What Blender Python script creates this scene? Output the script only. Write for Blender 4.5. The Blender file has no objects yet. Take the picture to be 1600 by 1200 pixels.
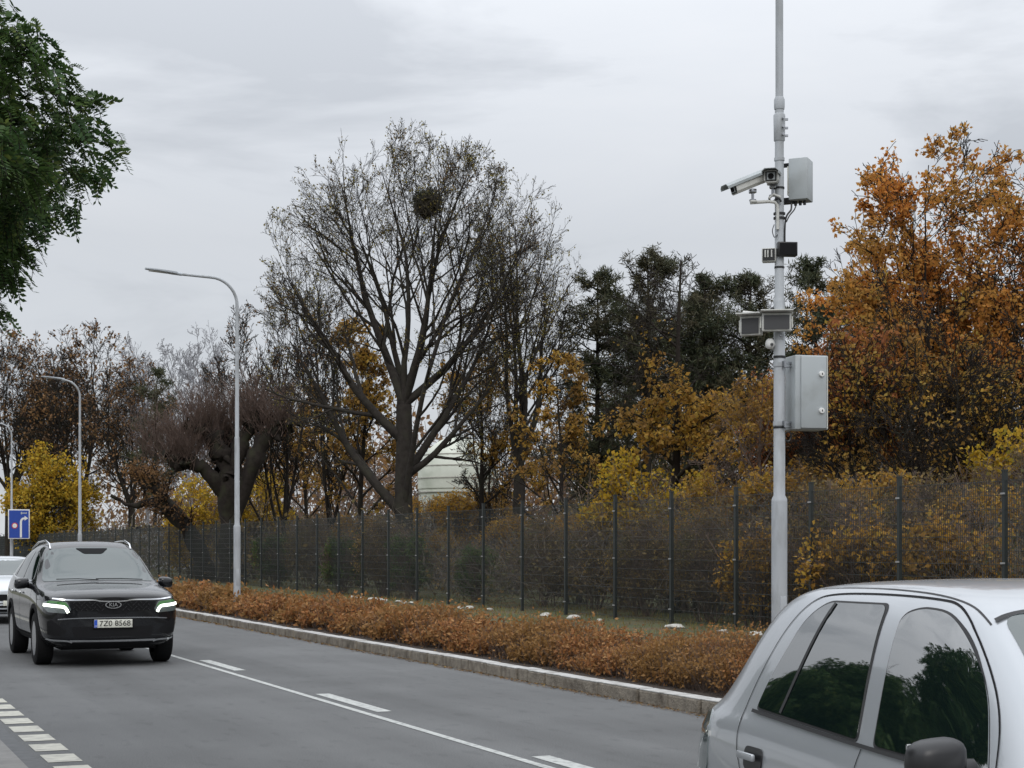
import bpy, bmesh, math, random
import numpy as np
from mathutils import Vector, Matrix
from mathutils.bvhtree import BVHTree
from mathutils.geometry import delaunay_2d_cdt
R = math.radians
PI = math.pi
SC = bpy.context.scene
COL = SC.collection

# ---------------------------------------------------------------- camera
F = 2600.0; EYE = 1.65; HOR = 855.0; PHI = R(22.93)
cd = bpy.data.cameras.new('camera'); cam = bpy.data.objects.new('camera', cd); COL.objects.link(cam)
cam.location = (0, 0, EYE); cam.rotation_euler = (R(90), 0, -PHI)
cd.sensor_width = 36; cd.lens = 36 * F / 1600; cd.shift_y = (HOR - 600) / 1600
cd.clip_start = .1; cd.clip_end = 3000
SC.camera = cam
# ---------------------------------------------------------------- world (overcast)
w = bpy.data.worlds.new('World'); SC.world = w; w.use_nodes = True
nt = w.node_tree; nt.nodes.clear(); N = nt.nodes.new; Lk = nt.links.new
SUN_EL, SUN_AZ = R(38), R(200)
out = N('ShaderNodeOutputWorld'); mix = N('ShaderNodeMixShader'); b1 = N('ShaderNodeBackground'); b2 = N('ShaderNodeBackground')
sky = N('ShaderNodeTexSky'); sky.sky_type = 'NISHITA'; sky.sun_disc = False; sky.sun_elevation = SUN_EL; sky.sun_rotation = SUN_AZ
Lk(sky.outputs[0], b1.inputs[0]); b1.inputs[1].default_value = .1
tc = N('ShaderNodeTexCoord'); mp = N('ShaderNodeMapping'); mp.inputs['Scale'].default_value = (1, 1, 3.6); mp.inputs['Location'].default_value = (.35, .1, .6)
Lk(tc.outputs['Generated'], mp.inputs[0])
n1 = N('ShaderNodeTexNoise'); n1.inputs['Scale'].default_value = 3.4; n1.inputs['Detail'].default_value = 6; n1.inputs['Roughness'].default_value = .56; n1.inputs['Distortion'].default_value = .35
Lk(mp.outputs[0], n1.inputs[0])
cr = N('ShaderNodeValToRGB'); e = cr.color_ramp.elements
e[0].position = .34; e[0].color = (.515, .54, .58, 1); e[1].position = .50; e[1].color = (.665, .69, .73, 1)
x = e.new(.72); x.color = (.70, .72, .755, 1)
Lk(n1.outputs['Fac'], cr.inputs[0])
sp = N('ShaderNodeSeparateXYZ'); Lk(tc.outputs['Generated'], sp.inputs[0])
gr = N('ShaderNodeMapRange'); gr.inputs[1].default_value = .18; gr.inputs[2].default_value = 1; gr.inputs[3].default_value = 1.0; gr.inputs[4].default_value = 3.3
Lk(sp.outputs[2], gr.inputs[0])
Lk(cr.outputs[0], b2.inputs[0]); Lk(gr.outputs[0], b2.inputs[1])
mix.inputs[0].default_value = .93
Lk(b1.outputs[0], mix.inputs[1]); Lk(b2.outputs[0], mix.inputs[2]); Lk(mix.outputs[0], out.inputs[0])
# ---------------------------------------------------------------- sun
sd = bpy.data.lights.new('sun', 'SUN'); sd.energy = .7; sd.angle = R(25); sd.color = (1, .96, .9)
so = bpy.data.objects.new('sun', sd); COL.objects.link(so)
dv = Vector((math.sin(SUN_AZ) * math.cos(SUN_EL), math.cos(SUN_AZ) * math.cos(SUN_EL), math.sin(SUN_EL)))
so.rotation_euler = dv.to_track_quat('Z', 'Y').to_euler()
SC.view_settings.view_transform = 'Standard'; SC.view_settings.look = 'None'; SC.view_settings.exposure = 0.0; SC.view_settings.gamma = 1
SC.cycles.max_bounces = 6; SC.cycles.diffuse_bounces = 3

# ---------------------------------------------------------------- helpers
def W(px, Z):
    "ground position (X, Y) of the point at picture column px and depth Z"
    xc = (px - 800) / F * Z
    return xc * math.cos(PHI) + Z * math.sin(PHI), -xc * math.sin(PHI) + Z * math.cos(PHI)

def tag(o, label=None, cat=None, group=None, kind=None):
    if label: o['label'] = label
    if cat: o['category'] = cat
    if group: o['group'] = group
    if kind: o['kind'] = kind
    return o
def thing(name, label, cat, loc=(0, 0, 0), rz=0, group=None):
    o = bpy.data.objects.new(name, None); COL.objects.link(o); o.location = loc; o.rotation_euler = (0, 0, rz)
    o.empty_display_size = .2
    return tag(o, label, cat, group)
def copy_tree(o, parent=None):
    c = o.copy(); COL.objects.link(c); c.parent = parent
    for ch in [k for k in bpy.data.objects if k.parent == o]: copy_tree(ch, c)
    return c

class M:
    def __init__(s): s.v = []; s.f = []
    def add(s, v, f):
        n = len(s.v); s.v += [tuple(p) for p in v]; s.f += [tuple(i + n for i in q) for q in f]; return s
    def box(s, c, d, rot=None, bev=0):
        bm = bmesh.new(); bmesh.ops.create_cube(bm, size=1)
        for p in bm.verts: p.co = Vector((p.co.x * d[0], p.co.y * d[1], p.co.z * d[2]))
        if bev: bmesh.ops.bevel(bm, geom=bm.edges[:], offset=bev, segments=2, affect='EDGES', profile=.5)
        m = Matrix.Translation(c) @ (rot.to_4x4() if rot else Matrix.Identity(4))
        bm.transform(m); bm.verts.index_update()
        s.add([p.co[:] for p in bm.verts], [[q.index for q in f.verts] for f in bm.faces]); bm.free(); return s
    def tube(s, pts, rad, n=12, cap=True):
        pts = [Vector(p) for p in pts]
        if not hasattr(rad, '__len__'): rad = [rad] * len(pts)
        base = len(s.v); ref = Vector((.13, .97, .2)) if abs((pts[-1] - pts[0]).normalized().y) < .9 else Vector((1, 0, .1))
        for i, p in enumerate(pts):
            t = (pts[min(i + 1, len(pts) - 1)] - pts[max(i - 1, 0)]).normalized()
            u = t.cross(ref).normalized(); v = t.cross(u)
            for k in range(n):
                a = 2 * PI * k / n; s.v.append(tuple(p + rad[i] * (u * math.cos(a) + v * math.sin(a))))
        for i in range(len(pts) - 1):
            for k in range(n):
                a = base + i * n + k; b = base + i * n + (k + 1) % n
                s.f.append((a, b, b + n, a + n))
        if cap:
            s.f.append(tuple(base + k for k in range(n))[::-1]); s.f.append(tuple(base + (len(pts) - 1) * n + k for k in range(n)))
        return s
    def lathe(s, prof, c=(0, 0, 0), n=24, axis='z'):
        "prof = list of (r, z)"
        base = len(s.v)
        for r, z in prof:
            for k in range(n):
                a = 2 * PI * k / n; x, y = r * math.cos(a), r * math.sin(a)
                p = (x, y, z) if axis == 'z' else ((x, z, y) if axis == 'y' else (z, x, y))
                s.v.append((p[0] + c[0], p[1] + c[1], p[2] + c[2]))
        for i in range(len(prof) - 1):
            for k in range(n):
                a = base + i * n + k; b = base + i * n + (k + 1) % n
                s.f.append((a, b, b + n, a + n))
        s.f.append(tuple(base + k for k in range(n))[::-1]); s.f.append(tuple(base + (len(prof) - 1) * n + k for k in range(n)))
        return s
def smooth(me, ang=40):
    me.polygons.foreach_set('use_smooth', [True] * len(me.polygons))
    try:
        me.set_sharp_from_angle(angle=R(ang))
    except Exception: pass
def obj(name, m, mat, parent=None, sm=True, ang=40, loc=None):
    me = bpy.data.meshes.new(name)
    if isinstance(m, M): me.from_pydata(m.v, [], m.f)
    else: me = m; me.name = name
    if mat is not None:
        for q in (mat if isinstance(mat, (list, tuple)) else [mat]): me.materials.append(q)
    bm = bmesh.new(); bm.from_mesh(me); bmesh.ops.recalc_face_normals(bm, faces=bm.faces); bm.to_mesh(me); bm.free()
    me.update()
    if sm: smooth(me, ang)
    o = bpy.data.objects.new(name, me); COL.objects.link(o)
    if parent: o.parent = parent
    if loc: o.location = loc
    return o
def np_obj(name, verts, faces, mat, parent=None, rnd=None, sm=False):
    "verts (n,3), faces (m,4) numpy; rnd = per-face float attribute"
    me = bpy.data.meshes.new(name); verts = np.asarray(verts, dtype=np.float32); faces = np.asarray(faces, dtype=np.int32)
    nf, k = faces.shape
    me.vertices.add(len(verts)); me.vertices.foreach_set('co', verts.ravel())
    me.loops.add(nf * k); me.loops.foreach_set('vertex_index', faces.ravel())
    me.polygons.add(nf); me.polygons.foreach_set('loop_start', np.arange(nf, dtype=np.int32) * k)
    me.polygons.foreach_set('loop_total', np.full(nf, k, dtype=np.int32))
    if sm: me.polygons.foreach_set('use_smooth', np.ones(nf, dtype=bool))
    me.update(calc_edges=True)
    if rnd is not None:
        a = me.attributes.new('rnd', 'FLOAT', 'FACE'); a.data.foreach_set('value', np.asarray(rnd, dtype=np.float32))
    me.materials.append(mat)
    o = bpy.data.objects.new(name, me); COL.objects.link(o)
    if parent: o.parent = parent
    return o

# ---------------------------------------------------------------- materials
def mat(name, col, rough=.5, metal=0, spec=.5, ior=None, coat=0, emis=None, estr=0, var=0, vscale=5, bump=0, bscale=50, dirt=None, dscale=3, stretch=None):
    m = bpy.data.materials.new(name); m.use_nodes = True; t = m.node_tree; p = t.nodes['Principled BSDF']
    p.inputs['Base Color'].default_value = (*col, 1); p.inputs['Roughness'].default_value = rough; p.inputs['Metallic'].default_value = metal
    p.inputs['Specular IOR Level'].default_value = spec
    if ior: p.inputs['IOR'].default_value = ior
    if coat: p.inputs['Coat Weight'].default_value = coat; p.inputs['Coat Roughness'].default_value = .04
    if emis: p.inputs['Emission Color'].default_value = (*emis, 1); p.inputs['Emission Strength'].default_value = estr
    tcn = t.nodes.new('ShaderNodeTexCoord'); src = tcn.outputs['Object']
    if stretch:
        mpn = t.nodes.new('ShaderNodeMapping'); mpn.inputs['Scale'].default_value = stretch; t.links.new(src, mpn.inputs[0]); src = mpn.outputs[0]
    last = None
    if var:
        n = t.nodes.new('ShaderNodeTexNoise'); n.inputs['Scale'].default_value = vscale; n.inputs['Detail'].default_value = 6
        t.links.new(src, n.inputs[0])
        r = t.nodes.new('ShaderNodeMapRange'); r.inputs[1].default_value = .25; r.inputs[2].default_value = .75; r.inputs[3].default_value = 1 - var; r.inputs[4].default_value = 1 + var
        t.links.new(n.outputs['Fac'], r.inputs[0])
        v = t.nodes.new('ShaderNodeVectorMath'); v.operation = 'SCALE'; v.inputs[0].default_value = col
        t.links.new(r.outputs[0], v.inputs['Scale']); last = v.outputs[0]
    if dirt:
        n = t.nodes.new('ShaderNodeTexNoise'); n.inputs['Scale'].default_value = dscale; n.inputs['Detail'].default_value = 8
        t.links.new(src, n.inputs[0])
        r = t.nodes.new('ShaderNodeMapRange'); r.inputs[1].default_value = .48; r.inputs[2].default_value = .72
        t.links.new(n.outputs['Fac'], r.inputs[0])
        x = t.nodes.new('ShaderNodeMix'); x.data_type = 'RGBA'; t.links.new(r.outputs[0], x.inputs[0])
        if last is None: x.inputs[6].default_value = (*col, 1)
        else: t.links.new(last, x.inputs[6])
        x.inputs[7].default_value = (*dirt, 1); last = x.outputs[2]
    if last is not None: t.links.new(last, p.inputs['Base Color'])
    if bump:
        n = t.nodes.new('ShaderNodeTexNoise'); n.inputs['Scale'].default_value = bscale; n.inputs['Detail'].default_value = 5
        t.links.new(src, n.inputs[0]); b = t.nodes.new('ShaderNodeBump'); b.inputs['Strength'].default_value = bump; b.inputs['Distance'].default_value = .02
        t.links.new(n.outputs['Fac'], b.inputs['Height']); t.links.new(b.outputs[0], p.inputs['Normal'])
    return m
def leafmat(name, cols, trans=.3, big=None, rough=.7):
    "cols: list of colours picked per leaf by the face attribute rnd; big: (colour, scale) broad patches of another tone"
    m = bpy.data.materials.new(name); m.use_nodes = True; t = m.node_tree; t.nodes.clear()
    o = t.nodes.new('ShaderNodeOutputMaterial'); mx = t.nodes.new('ShaderNodeMixShader'); d = t.nodes.new('ShaderNodeBsdfPrincipled'); tr = t.nodes.new('ShaderNodeBsdfTranslucent')
    d.inputs['Roughness'].default_value = rough; d.inputs['Specular IOR Level'].default_value = .25
    a = t.nodes.new('ShaderNodeAttribute'); a.attribute_name = 'rnd'
    r = t.nodes.new('ShaderNodeValToRGB'); r.color_ramp.interpolation = 'LINEAR'
    el = r.color_ramp.elements
    el[0].position = 0; el[0].color = (*cols[0], 1); el[1].position = 1; el[1].color = (*cols[-1], 1)
    for i, c in enumerate(cols[1:-1]):
        q = el.new((i + 1) / (len(cols) - 1)); q.color = (*c, 1)
    t.links.new(a.outputs['Fac'], r.inputs[0]); last = r.outputs[0]
    if big:
        tcn = t.nodes.new('ShaderNodeTexCoord'); n = t.nodes.new('ShaderNodeTexNoise'); n.inputs['Scale'].default_value = big[1]; n.inputs['Detail'].default_value = 3
        t.links.new(tcn.outputs['Object'], n.inputs[0])
        g = t.nodes.new('ShaderNodeMapRange'); g.inputs[1].default_value = .45; g.inputs[2].default_value = .62; g.inputs[4].default_value = .85
        t.links.new(n.outputs['Fac'], g.inputs[0])
        x = t.nodes.new('ShaderNodeMix'); x.data_type = 'RGBA'; t.links.new(g.outputs[0], x.inputs[0]); t.links.new(last, x.inputs[6]); x.inputs[7].default_value = (*big[0], 1)
        last = x.outputs[2]
    t.links.new(last, d.inputs['Base Color']); t.links.new(last, tr.inputs[0])
    mx.inputs[0].default_value = trans
    t.links.new(d.outputs[0], mx.inputs[1]); t.links.new(tr.outputs[0], mx.inputs[2]); t.links.new(mx.outputs[0], o.inputs[0])
    return m

MT = {
 'grey_metal': mat('grey_galvanised_metal', (.40, .42, .44), .5, .0, .4, var=.10, vscale=3, dirt=(.27, .28, .285), dscale=7, stretch=(1, 1, .3)),
 'lamp_metal': mat('lamp_grey_metal', (.40, .43, .46), .5, var=.06, vscale=3),
 'cabinet': mat('cabinet_paint', (.38, .41, .42), .45, var=.04, vscale=2, dirt=(.31, .33, .33), dscale=4),
 'cabinet_pale': mat('cabinet_pale_paint', (.60, .60, .55), .5, var=.05),
 'black_plastic': mat('black_plastic', (.010, .010, .011), .38, var=.2, vscale=20),
 'matt_black': mat('matt_black', (.008, .008, .009), .8, spec=.2),
 'dark_lens': mat('dark_lens', (.05, .05, .052), .35),
 'off_white': mat('off_white_housing', (.56, .56, .53), .45, var=.06, vscale=8, dirt=(.36, .36, .33), dscale=9),
 'white': mat('white_paint', (.72, .72, .70), .5),
 'fence': mat('fence_green_black', (.022, .027, .026), .5, var=.2, vscale=2),
 'clip': mat('fence_clip', (.4, .4, .4), .4, .5),
 'chrome': mat('chrome', (.75, .76, .78), .12, 1),
 'chrome_dark': mat('satin_chrome', (.35, .36, .38), .25, 1),
 'silver_paint': mat('silver_car_paint', (.41, .43, .45), .38, .6, .5, coat=.8, var=.02, vscale=3),
 'black_paint': mat('black_car_paint', (.004, .0045, .006), .4, 0, .12, coat=1, var=.2, vscale=4),
 'white_paint_car': mat('white_car_paint', (.62, .65, .68), .3, .2, coat=.8),
 'glass': mat('dark_car_glass', (.006, .012, .011), .02, 0, .5, ior=3.6),
 'wind_glass': mat('windscreen_glass', (.02, .038, .036), .04, 0, .5, ior=1.95),
 'rubber': mat('black_rubber', (.015, .015, .016), .6),
 'tyre': mat('tyre_rubber', (.009, .009, .0095), .85, spec=.2, bump=.3),
 'rim': mat('alloy_rim', (.42, .43, .45), .3, .9),
 'lamp_glass': mat('lamp_clear_glass', (.10, .12, .12), .08, 0, .5, ior=1.8, coat=1),
 'lamp_reflection': mat('lamp_green_reflection', (.07, .20, .06), .1, 0, .5, ior=1.6),
 'drl': mat('daytime_light', (1, 1, .95), .3, emis=(.95, 1, .88), estr=3.5),
 'red_lamp': mat('red_tail_lamp', (.25, .012, .012), .15, coat=1),
 'red_lit': mat('red_lamp_lit', (.6, .01, .02), .3, emis=(1, .02, .04), estr=1.6),
 'sign_blue': mat('sign_blue', (.012, .055, .33), .5, var=.05),
 'eu_blue': mat('plate_blue', (.02, .08, .45), .4),
 'plate': mat('plate_white', (.66, .66, .58), .4, dirt=(.45, .44, .40), dscale=30),
 'sign_red': mat('sign_red', (.5, .03, .03), .5),
 'bark': mat('dark_bark', (.026, .021, .018), .95, var=.35, spec=.2, vscale=6, bump=.7, bscale=14, dirt=(.036, .036, .022), dscale=2),
 'bark_mid': mat('mid_brown_bark', (.036, .031, .027), .95, var=.35, spec=.2, vscale=6, bump=.7, bscale=14, dirt=(.046, .044, .032), dscale=2),
 'bark_tangle': mat('tangled_twigs', (.12, .10, .082), .9, var=.4, vscale=1.5),
 'bark_grey': mat('grey_bark', (.11, .10, .095), .9, var=.3, vscale=5),
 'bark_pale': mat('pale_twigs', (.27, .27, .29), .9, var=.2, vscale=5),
 'bark_brown': mat('brown_twigs', (.125, .09, .072), .9, var=.35, vscale=2),
 'shoots': mat('reddish_shoots', (.125, .085, .068), .85, var=.3, vscale=2),
 'soil': mat('dark_soil', (.040, .029, .022), .95, var=.4, vscale=9, bump=.8, bscale=30),
 'asphalt_dark': mat('dark_asphalt', (.10, .103, .105), .9, var=.2, vscale=10),
 'line_paint': mat('road_line_paint', (.42, .43, .41), .7, var=.2, vscale=12, dirt=(.20, .205, .205), dscale=16),
 'line_paint_yellow': mat('worn_edge_paint', (.44, .43, .37), .75, var=.12, vscale=12, dirt=(.27, .26, .24), dscale=9),
 'dome': mat('dome_panels', (.58, .60, .52), .6, var=.06, vscale=.7, dirt=(.43, .46, .38), dscale=.6),
 'stone': mat('pale_stone', (.42, .41, .37), .85, var=.15, vscale=6),
 'wall': mat('pale_plaster', (.42, .42, .43), .9, var=.08, vscale=1),
}
# surfaces built from several noises
def asphalt():
    m = bpy.data.materials.new('asphalt'); m.use_nodes = True; t = m.node_tree; p = t.nodes['Principled BSDF']; p.inputs['Roughness'].default_value = .82; p.inputs['Specular IOR Level'].default_value = .35
    c = t.nodes.new('ShaderNodeTexCoord')
    def noise(s, d, st=None):
        n = t.nodes.new('ShaderNodeTexNoise'); n.inputs['Scale'].default_value = s; n.inputs['Detail'].default_value = d
        if st:
            q = t.nodes.new('ShaderNodeMapping'); q.inputs['Scale'].default_value = st; t.links.new(c.outputs['Object'], q.inputs[0]); t.links.new(q.outputs[0], n.inputs[0])
        else: t.links.new(c.outputs['Object'], n.inputs[0])
        return n.outputs['Fac']
    def mr(x, a, b, lo, hi):
        r = t.nodes.new('ShaderNodeMapRange'); r.inputs[1].default_value = a; r.inputs[2].default_value = b; r.inputs[3].default_value = lo; r.inputs[4].default_value = hi; t.links.new(x, r.inputs[0]); return r.outputs[0]
    def mul(a, b):
        q = t.nodes.new('ShaderNodeMath'); q.operation = 'MULTIPLY'; t.links.new(a, q.inputs[0]); t.links.new(b, q.inputs[1]); return q.outputs[0]
    v = mul(mul(mr(noise(1, 4, (1.3, .06, 1)), .35, .65, .84, 1.10), mr(noise(90, 3), .3, .7, .62, 1.38)), mul(mr(noise(.5, 5), .35, .65, .88, 1.09), mr(noise(7, 5, (1, .35, 1)), .58, .66, 1, .86)))
    s = t.nodes.new('ShaderNodeVectorMath'); s.operation = 'SCALE'; s.inputs[0].default_value = (.106, .108, .108); t.links.new(v, s.inputs['Scale']); t.links.new(s.outputs[0], p.inputs['Base Color'])
    b = t.nodes.new('ShaderNodeBump'); b.inputs['Strength'].default_value = .4; b.inputs['Distance'].default_value = .004; t.links.new(noise(120, 3), b.inputs['Height']); t.links.new(b.outputs[0], p.inputs['Normal'])
    return m
MT['asphalt'] = asphalt()
MT['paving'] = mat('pale_paving', (.21, .205, .195), .9, var=.12, vscale=14, dirt=(.17, .165, .16), dscale=2.5, bump=.3, bscale=80)
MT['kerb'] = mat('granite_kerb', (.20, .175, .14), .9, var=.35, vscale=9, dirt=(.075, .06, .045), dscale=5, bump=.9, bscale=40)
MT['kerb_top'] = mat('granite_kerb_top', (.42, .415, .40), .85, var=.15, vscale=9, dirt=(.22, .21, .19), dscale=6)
MT['grass'] = mat('autumn_grass', (.055, .062, .022), .95, var=.4, vscale=3, dirt=(.10, .06, .028), dscale=.7, bump=.8, bscale=25)
LF = {
 'orange': leafmat('orange_oak_leaves', [(.28, .11, .03), (.60, .24, .045), (.66, .32, .07), (.46, .19, .05), (.60, .22, .045)], .5, ((.48, .28, .07), .5)),
 'rust': leafmat('rust_leaves', [(.19, .07, .03), (.42, .16, .05), (.30, .11, .045), (.46, .21, .06)], .4),
 'brown': leafmat('brown_leaves', [(.11, .058, .03), (.29, .16, .065), (.20, .105, .05), (.36, .21, .08)], .4, ((.15, .09, .05), .4)),
 'yellow': leafmat('yellow_leaves', [(.30, .18, .02), (.55, .36, .03), (.46, .27, .03), (.60, .43, .05), (.22, .19, .03)], .45),
 'gold': leafmat('gold_brown_leaves', [(.20, .12, .03), (.50, .27, .04), (.36, .26, .055), (.36, .18, .04), (.55, .36, .06)], .45, ((.26, .15, .05), .6)),
 'olive': leafmat('olive_leaves', [(.085, .08, .03), (.20, .175, .05), (.31, .25, .055), (.13, .12, .04)], .4, ((.17, .10, .055), .7)),
 'green': leafmat('green_shrub_leaves', [(.035, .065, .028), (.075, .13, .045), (.14, .18, .05), (.045, .085, .035)], .35),
 'dark_green': leafmat('dark_green_leaves', [(.030, .066, .024), (.06, .115, .038), (.095, .155, .042), (.042, .085, .034), (.15, .19, .045)], .3, ((.05, .09, .02), .9)),
 'pine': leafmat('pine_needles', [(.028, .040, .024), (.055, .068, .034), (.08, .083, .04), (.04, .052, .032)], .2, ((.085, .068, .04), .5)),
 'hedge': leafmat('russet_hedge_leaves', [(.11, .05, .022), (.30, .13, .045), (.37, .16, .055), (.23, .11, .045), (.46, .25, .10), (.18, .11, .04)], .35, ((.28, .16, .055), .8)),
 'thicket': leafmat('thicket_leaves', [(.08, .058, .038), (.18, .13, .06), (.27, .19, .075), (.13, .105, .045), (.34, .22, .08)], .4, ((.085, .095, .045), .25)),
 'litter': leafmat('leaf_litter', [(.09, .05, .025), (.20, .11, .04), (.14, .08, .03), (.30, .19, .05)], .2),
}

# ---------------------------------------------------------------- the setting
def sheet(name, x0, x1, y0, y1, z, m, thick=0):
    a = M()
    if thick: a.box(((x0 + x1) / 2, (y0 + y1) / 2, z - thick / 2), (x1 - x0, y1 - y0, thick))
    else: a.add([(x0, y0, z), (x1, y0, z), (x1, y1, z), (x0, y1, z)], [(0, 1, 2, 3)])
    return tag(obj(name, a, m, sm=False), kind='structure')
sheet('ground', -1500, 1500, -1500, 1500, -.012, MT['grass'])
sheet('road', 1.55, 8.12, -60, 900, 0, MT['asphalt'])
sheet('pavement', -6, 1.5, -60, 900, .02, MT['paving'], .05)
sheet('gutter_strip', 1.5, 1.64, -60, 900, .004, MT['asphalt_dark'])
sheet('planting_bed', 8.32, 12.2, -60, 900, .10, MT['soil'], .2)
sheet('verge', 12.2, 1500, -60, 1400, .12, MT['grass'], .2)
KT = M(); KF = M(); random.seed(3); y = -6.0
while y < 160:
    l = .98 if y > 60 else random.choice([.32, .5, .5, .66, .98])
    j = random.uniform(-.014, .014); hz = .145 + random.uniform(-.006, .006)
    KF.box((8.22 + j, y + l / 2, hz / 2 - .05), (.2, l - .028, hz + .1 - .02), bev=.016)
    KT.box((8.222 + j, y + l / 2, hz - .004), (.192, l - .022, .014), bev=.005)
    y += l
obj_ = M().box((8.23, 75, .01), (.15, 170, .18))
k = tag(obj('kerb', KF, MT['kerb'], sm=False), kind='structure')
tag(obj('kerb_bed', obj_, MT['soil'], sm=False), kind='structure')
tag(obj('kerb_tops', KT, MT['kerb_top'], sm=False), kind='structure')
# painted lines
ML = M()
def strip(m, x0, x1, y0, y1, z=.004): m.add([(x0, y0, z), (x1, y0, z), (x1, y1, z), (x0, y1, z)], [(0, 1, 2, 3)])
yy = -20
while yy < 400: strip(ML, 5.055, 5.135, yy, yy + 10); yy += 10
yy = 16.1 - 6.1 * 5
while yy < 400: strip(ML, 5.24, 5.40, yy, yy + 2.2); yy += 6.05
tag(obj('centre_lines', ML, MT['line_paint'], sm=False), kind='structure')
ML = M(); yy = 12.35 - .75 * 30
while yy < 200: strip(ML, 1.69, 1.95, yy, yy + .5); yy += .75
tag(obj('edge_lines', ML, MT['line_paint_yellow'], sm=False), kind='structure')
# ---------------------------------------------------------------- numpy growth tools
rng = np.random.default_rng(11)
def nrm(a): return a / np.maximum(np.linalg.norm(a, axis=-1, keepdims=True), 1e-9)
def walk(p, d, L, K, wander, up, rg):
    pts = [p]; ds = [d]
    for k in range(1, K):
        d = nrm(d + wander * rg.normal(size=d.shape) + np.array([0, 0, up])); ds.append(d)
        p = p + d * (L / (K - 1))[:, None]; pts.append(p)
    return np.stack(pts, 1), np.stack(ds, 1)
def tubes(P, Rr, S=4):
    "P (N,K,3), Rr (N,K) -> verts, faces"
    n, K, _ = P.shape
    T = np.empty_like(P); T[:, 1:-1] = P[:, 2:] - P[:, :-2]; T[:, 0] = P[:, 1] - P[:, 0]; T[:, -1] = P[:, -1] - P[:, -2]; T = nrm(T)
    ref = np.where(np.abs(T[:, :1, 2:3]) > .8, np.array([1., .1, 0]), np.array([.05, .1, 1.]))
    U = nrm(np.cross(T, ref)); V = np.cross(T, U)
    a = np.arange(S) * 2 * PI / S
    v = P[:, :, None, :] + Rr[:, :, None, None] * (U[:, :, None, :] * np.cos(a)[None, None, :, None] + V[:, :, None, :] * np.sin(a)[None, None, :, None])
    idx = np.arange(n * K * S).reshape(n, K, S)
    A = idx[:, :-1]; B = idx[:, 1:]
    f = np.stack([A, np.roll(A, -1, 2), np.roll(B, -1, 2), B], -1).reshape(-1, 4)
    return v.reshape(-1, 3), f
def join(parts):
    vs, fs, o = [], [], 0
    for v, f in parts: vs.append(v); fs.append(f + o); o += len(v)
    return np.concatenate(vs), np.concatenate(fs)
def rdir(n, rg): return nrm(rg.normal(size=(n, 3)))
def leaves(P, size, rg, aspect=.6, droop=0, spread=0, fold=True):
    "one leaf of two faces per position"
    n = len(P)
    if spread: P = P + rg.normal(size=P.shape) * spread
    a = rdir(n, rg); a[:, 2] -= droop; a = nrm(a); b = nrm(np.cross(a, rdir(n, rg))); c = np.cross(a, b)
    s = size * rg.uniform(.6, 1.3, n)[:, None]; h = s * aspect * .5
    p0 = P; p2 = P + a * s; m = P + a * s * .45
    l = m + b * h + c * h * .35; r = m - b * h + c * h * .35
    v = np.stack([p0, l, p2, r], 1).reshape(-1, 3)
    f = np.arange(n * 4).reshape(n, 4)
    rnd = rg.uniform(0, 1, n)
    return v, f, rnd
def along(P, per, rg, lo=.2, hi=1.0):
    "random points along polylines P (N,K,3)"
    n, K, _ = P.shape; i = rg.integers(0, n, per); t = rg.uniform(lo, hi, per) * (K - 1); k = np.minimum(t.astype(int), K - 2); u = (t - k)[:, None]
    return P[i, k] * (1 - u) + P[i, k + 1] * u, i
def ell_dist(p, d, c, r):
    "distance from p along d to the ellipsoid centre c radii r (0 when outside)"
    q = (p - c) / r; e = d / r
    A = (e * e).sum(-1); B = (q * e).sum(-1); C = (q * q).sum(-1) - 1
    D = B * B - A * C
    t = np.where(D > 0, (-B + np.sqrt(np.maximum(D, 0))) / A, 0)
    return np.maximum(t, 0)
def children(P, Dd, Lp, Rp, n_each, t0, t1, ang, ratio, c, r, rg, minlen=.12, rratio=.55, upk=0.):
    n, K, _ = P.shape; tot = n * n_each
    i = np.repeat(np.arange(n), n_each)
    t = (np.tile(np.arange(n_each), n) + rg.uniform(0, 1, tot)) / n_each; t = t0 + (t1 - t0) * t
    x = t * (K - 1); k = np.minimum(x.astype(int), K - 2); u = (x - k)[:, None]
    p = P[i, k] * (1 - u) + P[i, k + 1] * u; d = Dd[i, k]
    az = rdir(tot, rg); az = nrm(az - (az * d).sum(-1, keepdims=True) * d); az[:, 2] += upk; az = nrm(az)
    a = R(1) * rg.uniform(ang[0], ang[1], tot)[:, None]
    dd = nrm(d * np.cos(a) + az * np.sin(a))
    L = Lp[i] * ratio * (1 - .45 * t) * rg.uniform(.7, 1.2, tot)
    L = np.minimum(L, ell_dist(p, dd, c, r) * rg.uniform(.65, 1.2, tot))
    rad = (Rp[i, k] * (1 - u[:, 0]) + Rp[i, k + 1] * u[:, 0]) * rratio
    ok = L > minlen
    return p[ok], dd[ok], L[ok], rad[ok]
def taper(rad, K, end=.35, mn=.004): return np.maximum(rad[:, None] * np.linspace(1, end, K)[None], mn)

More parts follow.
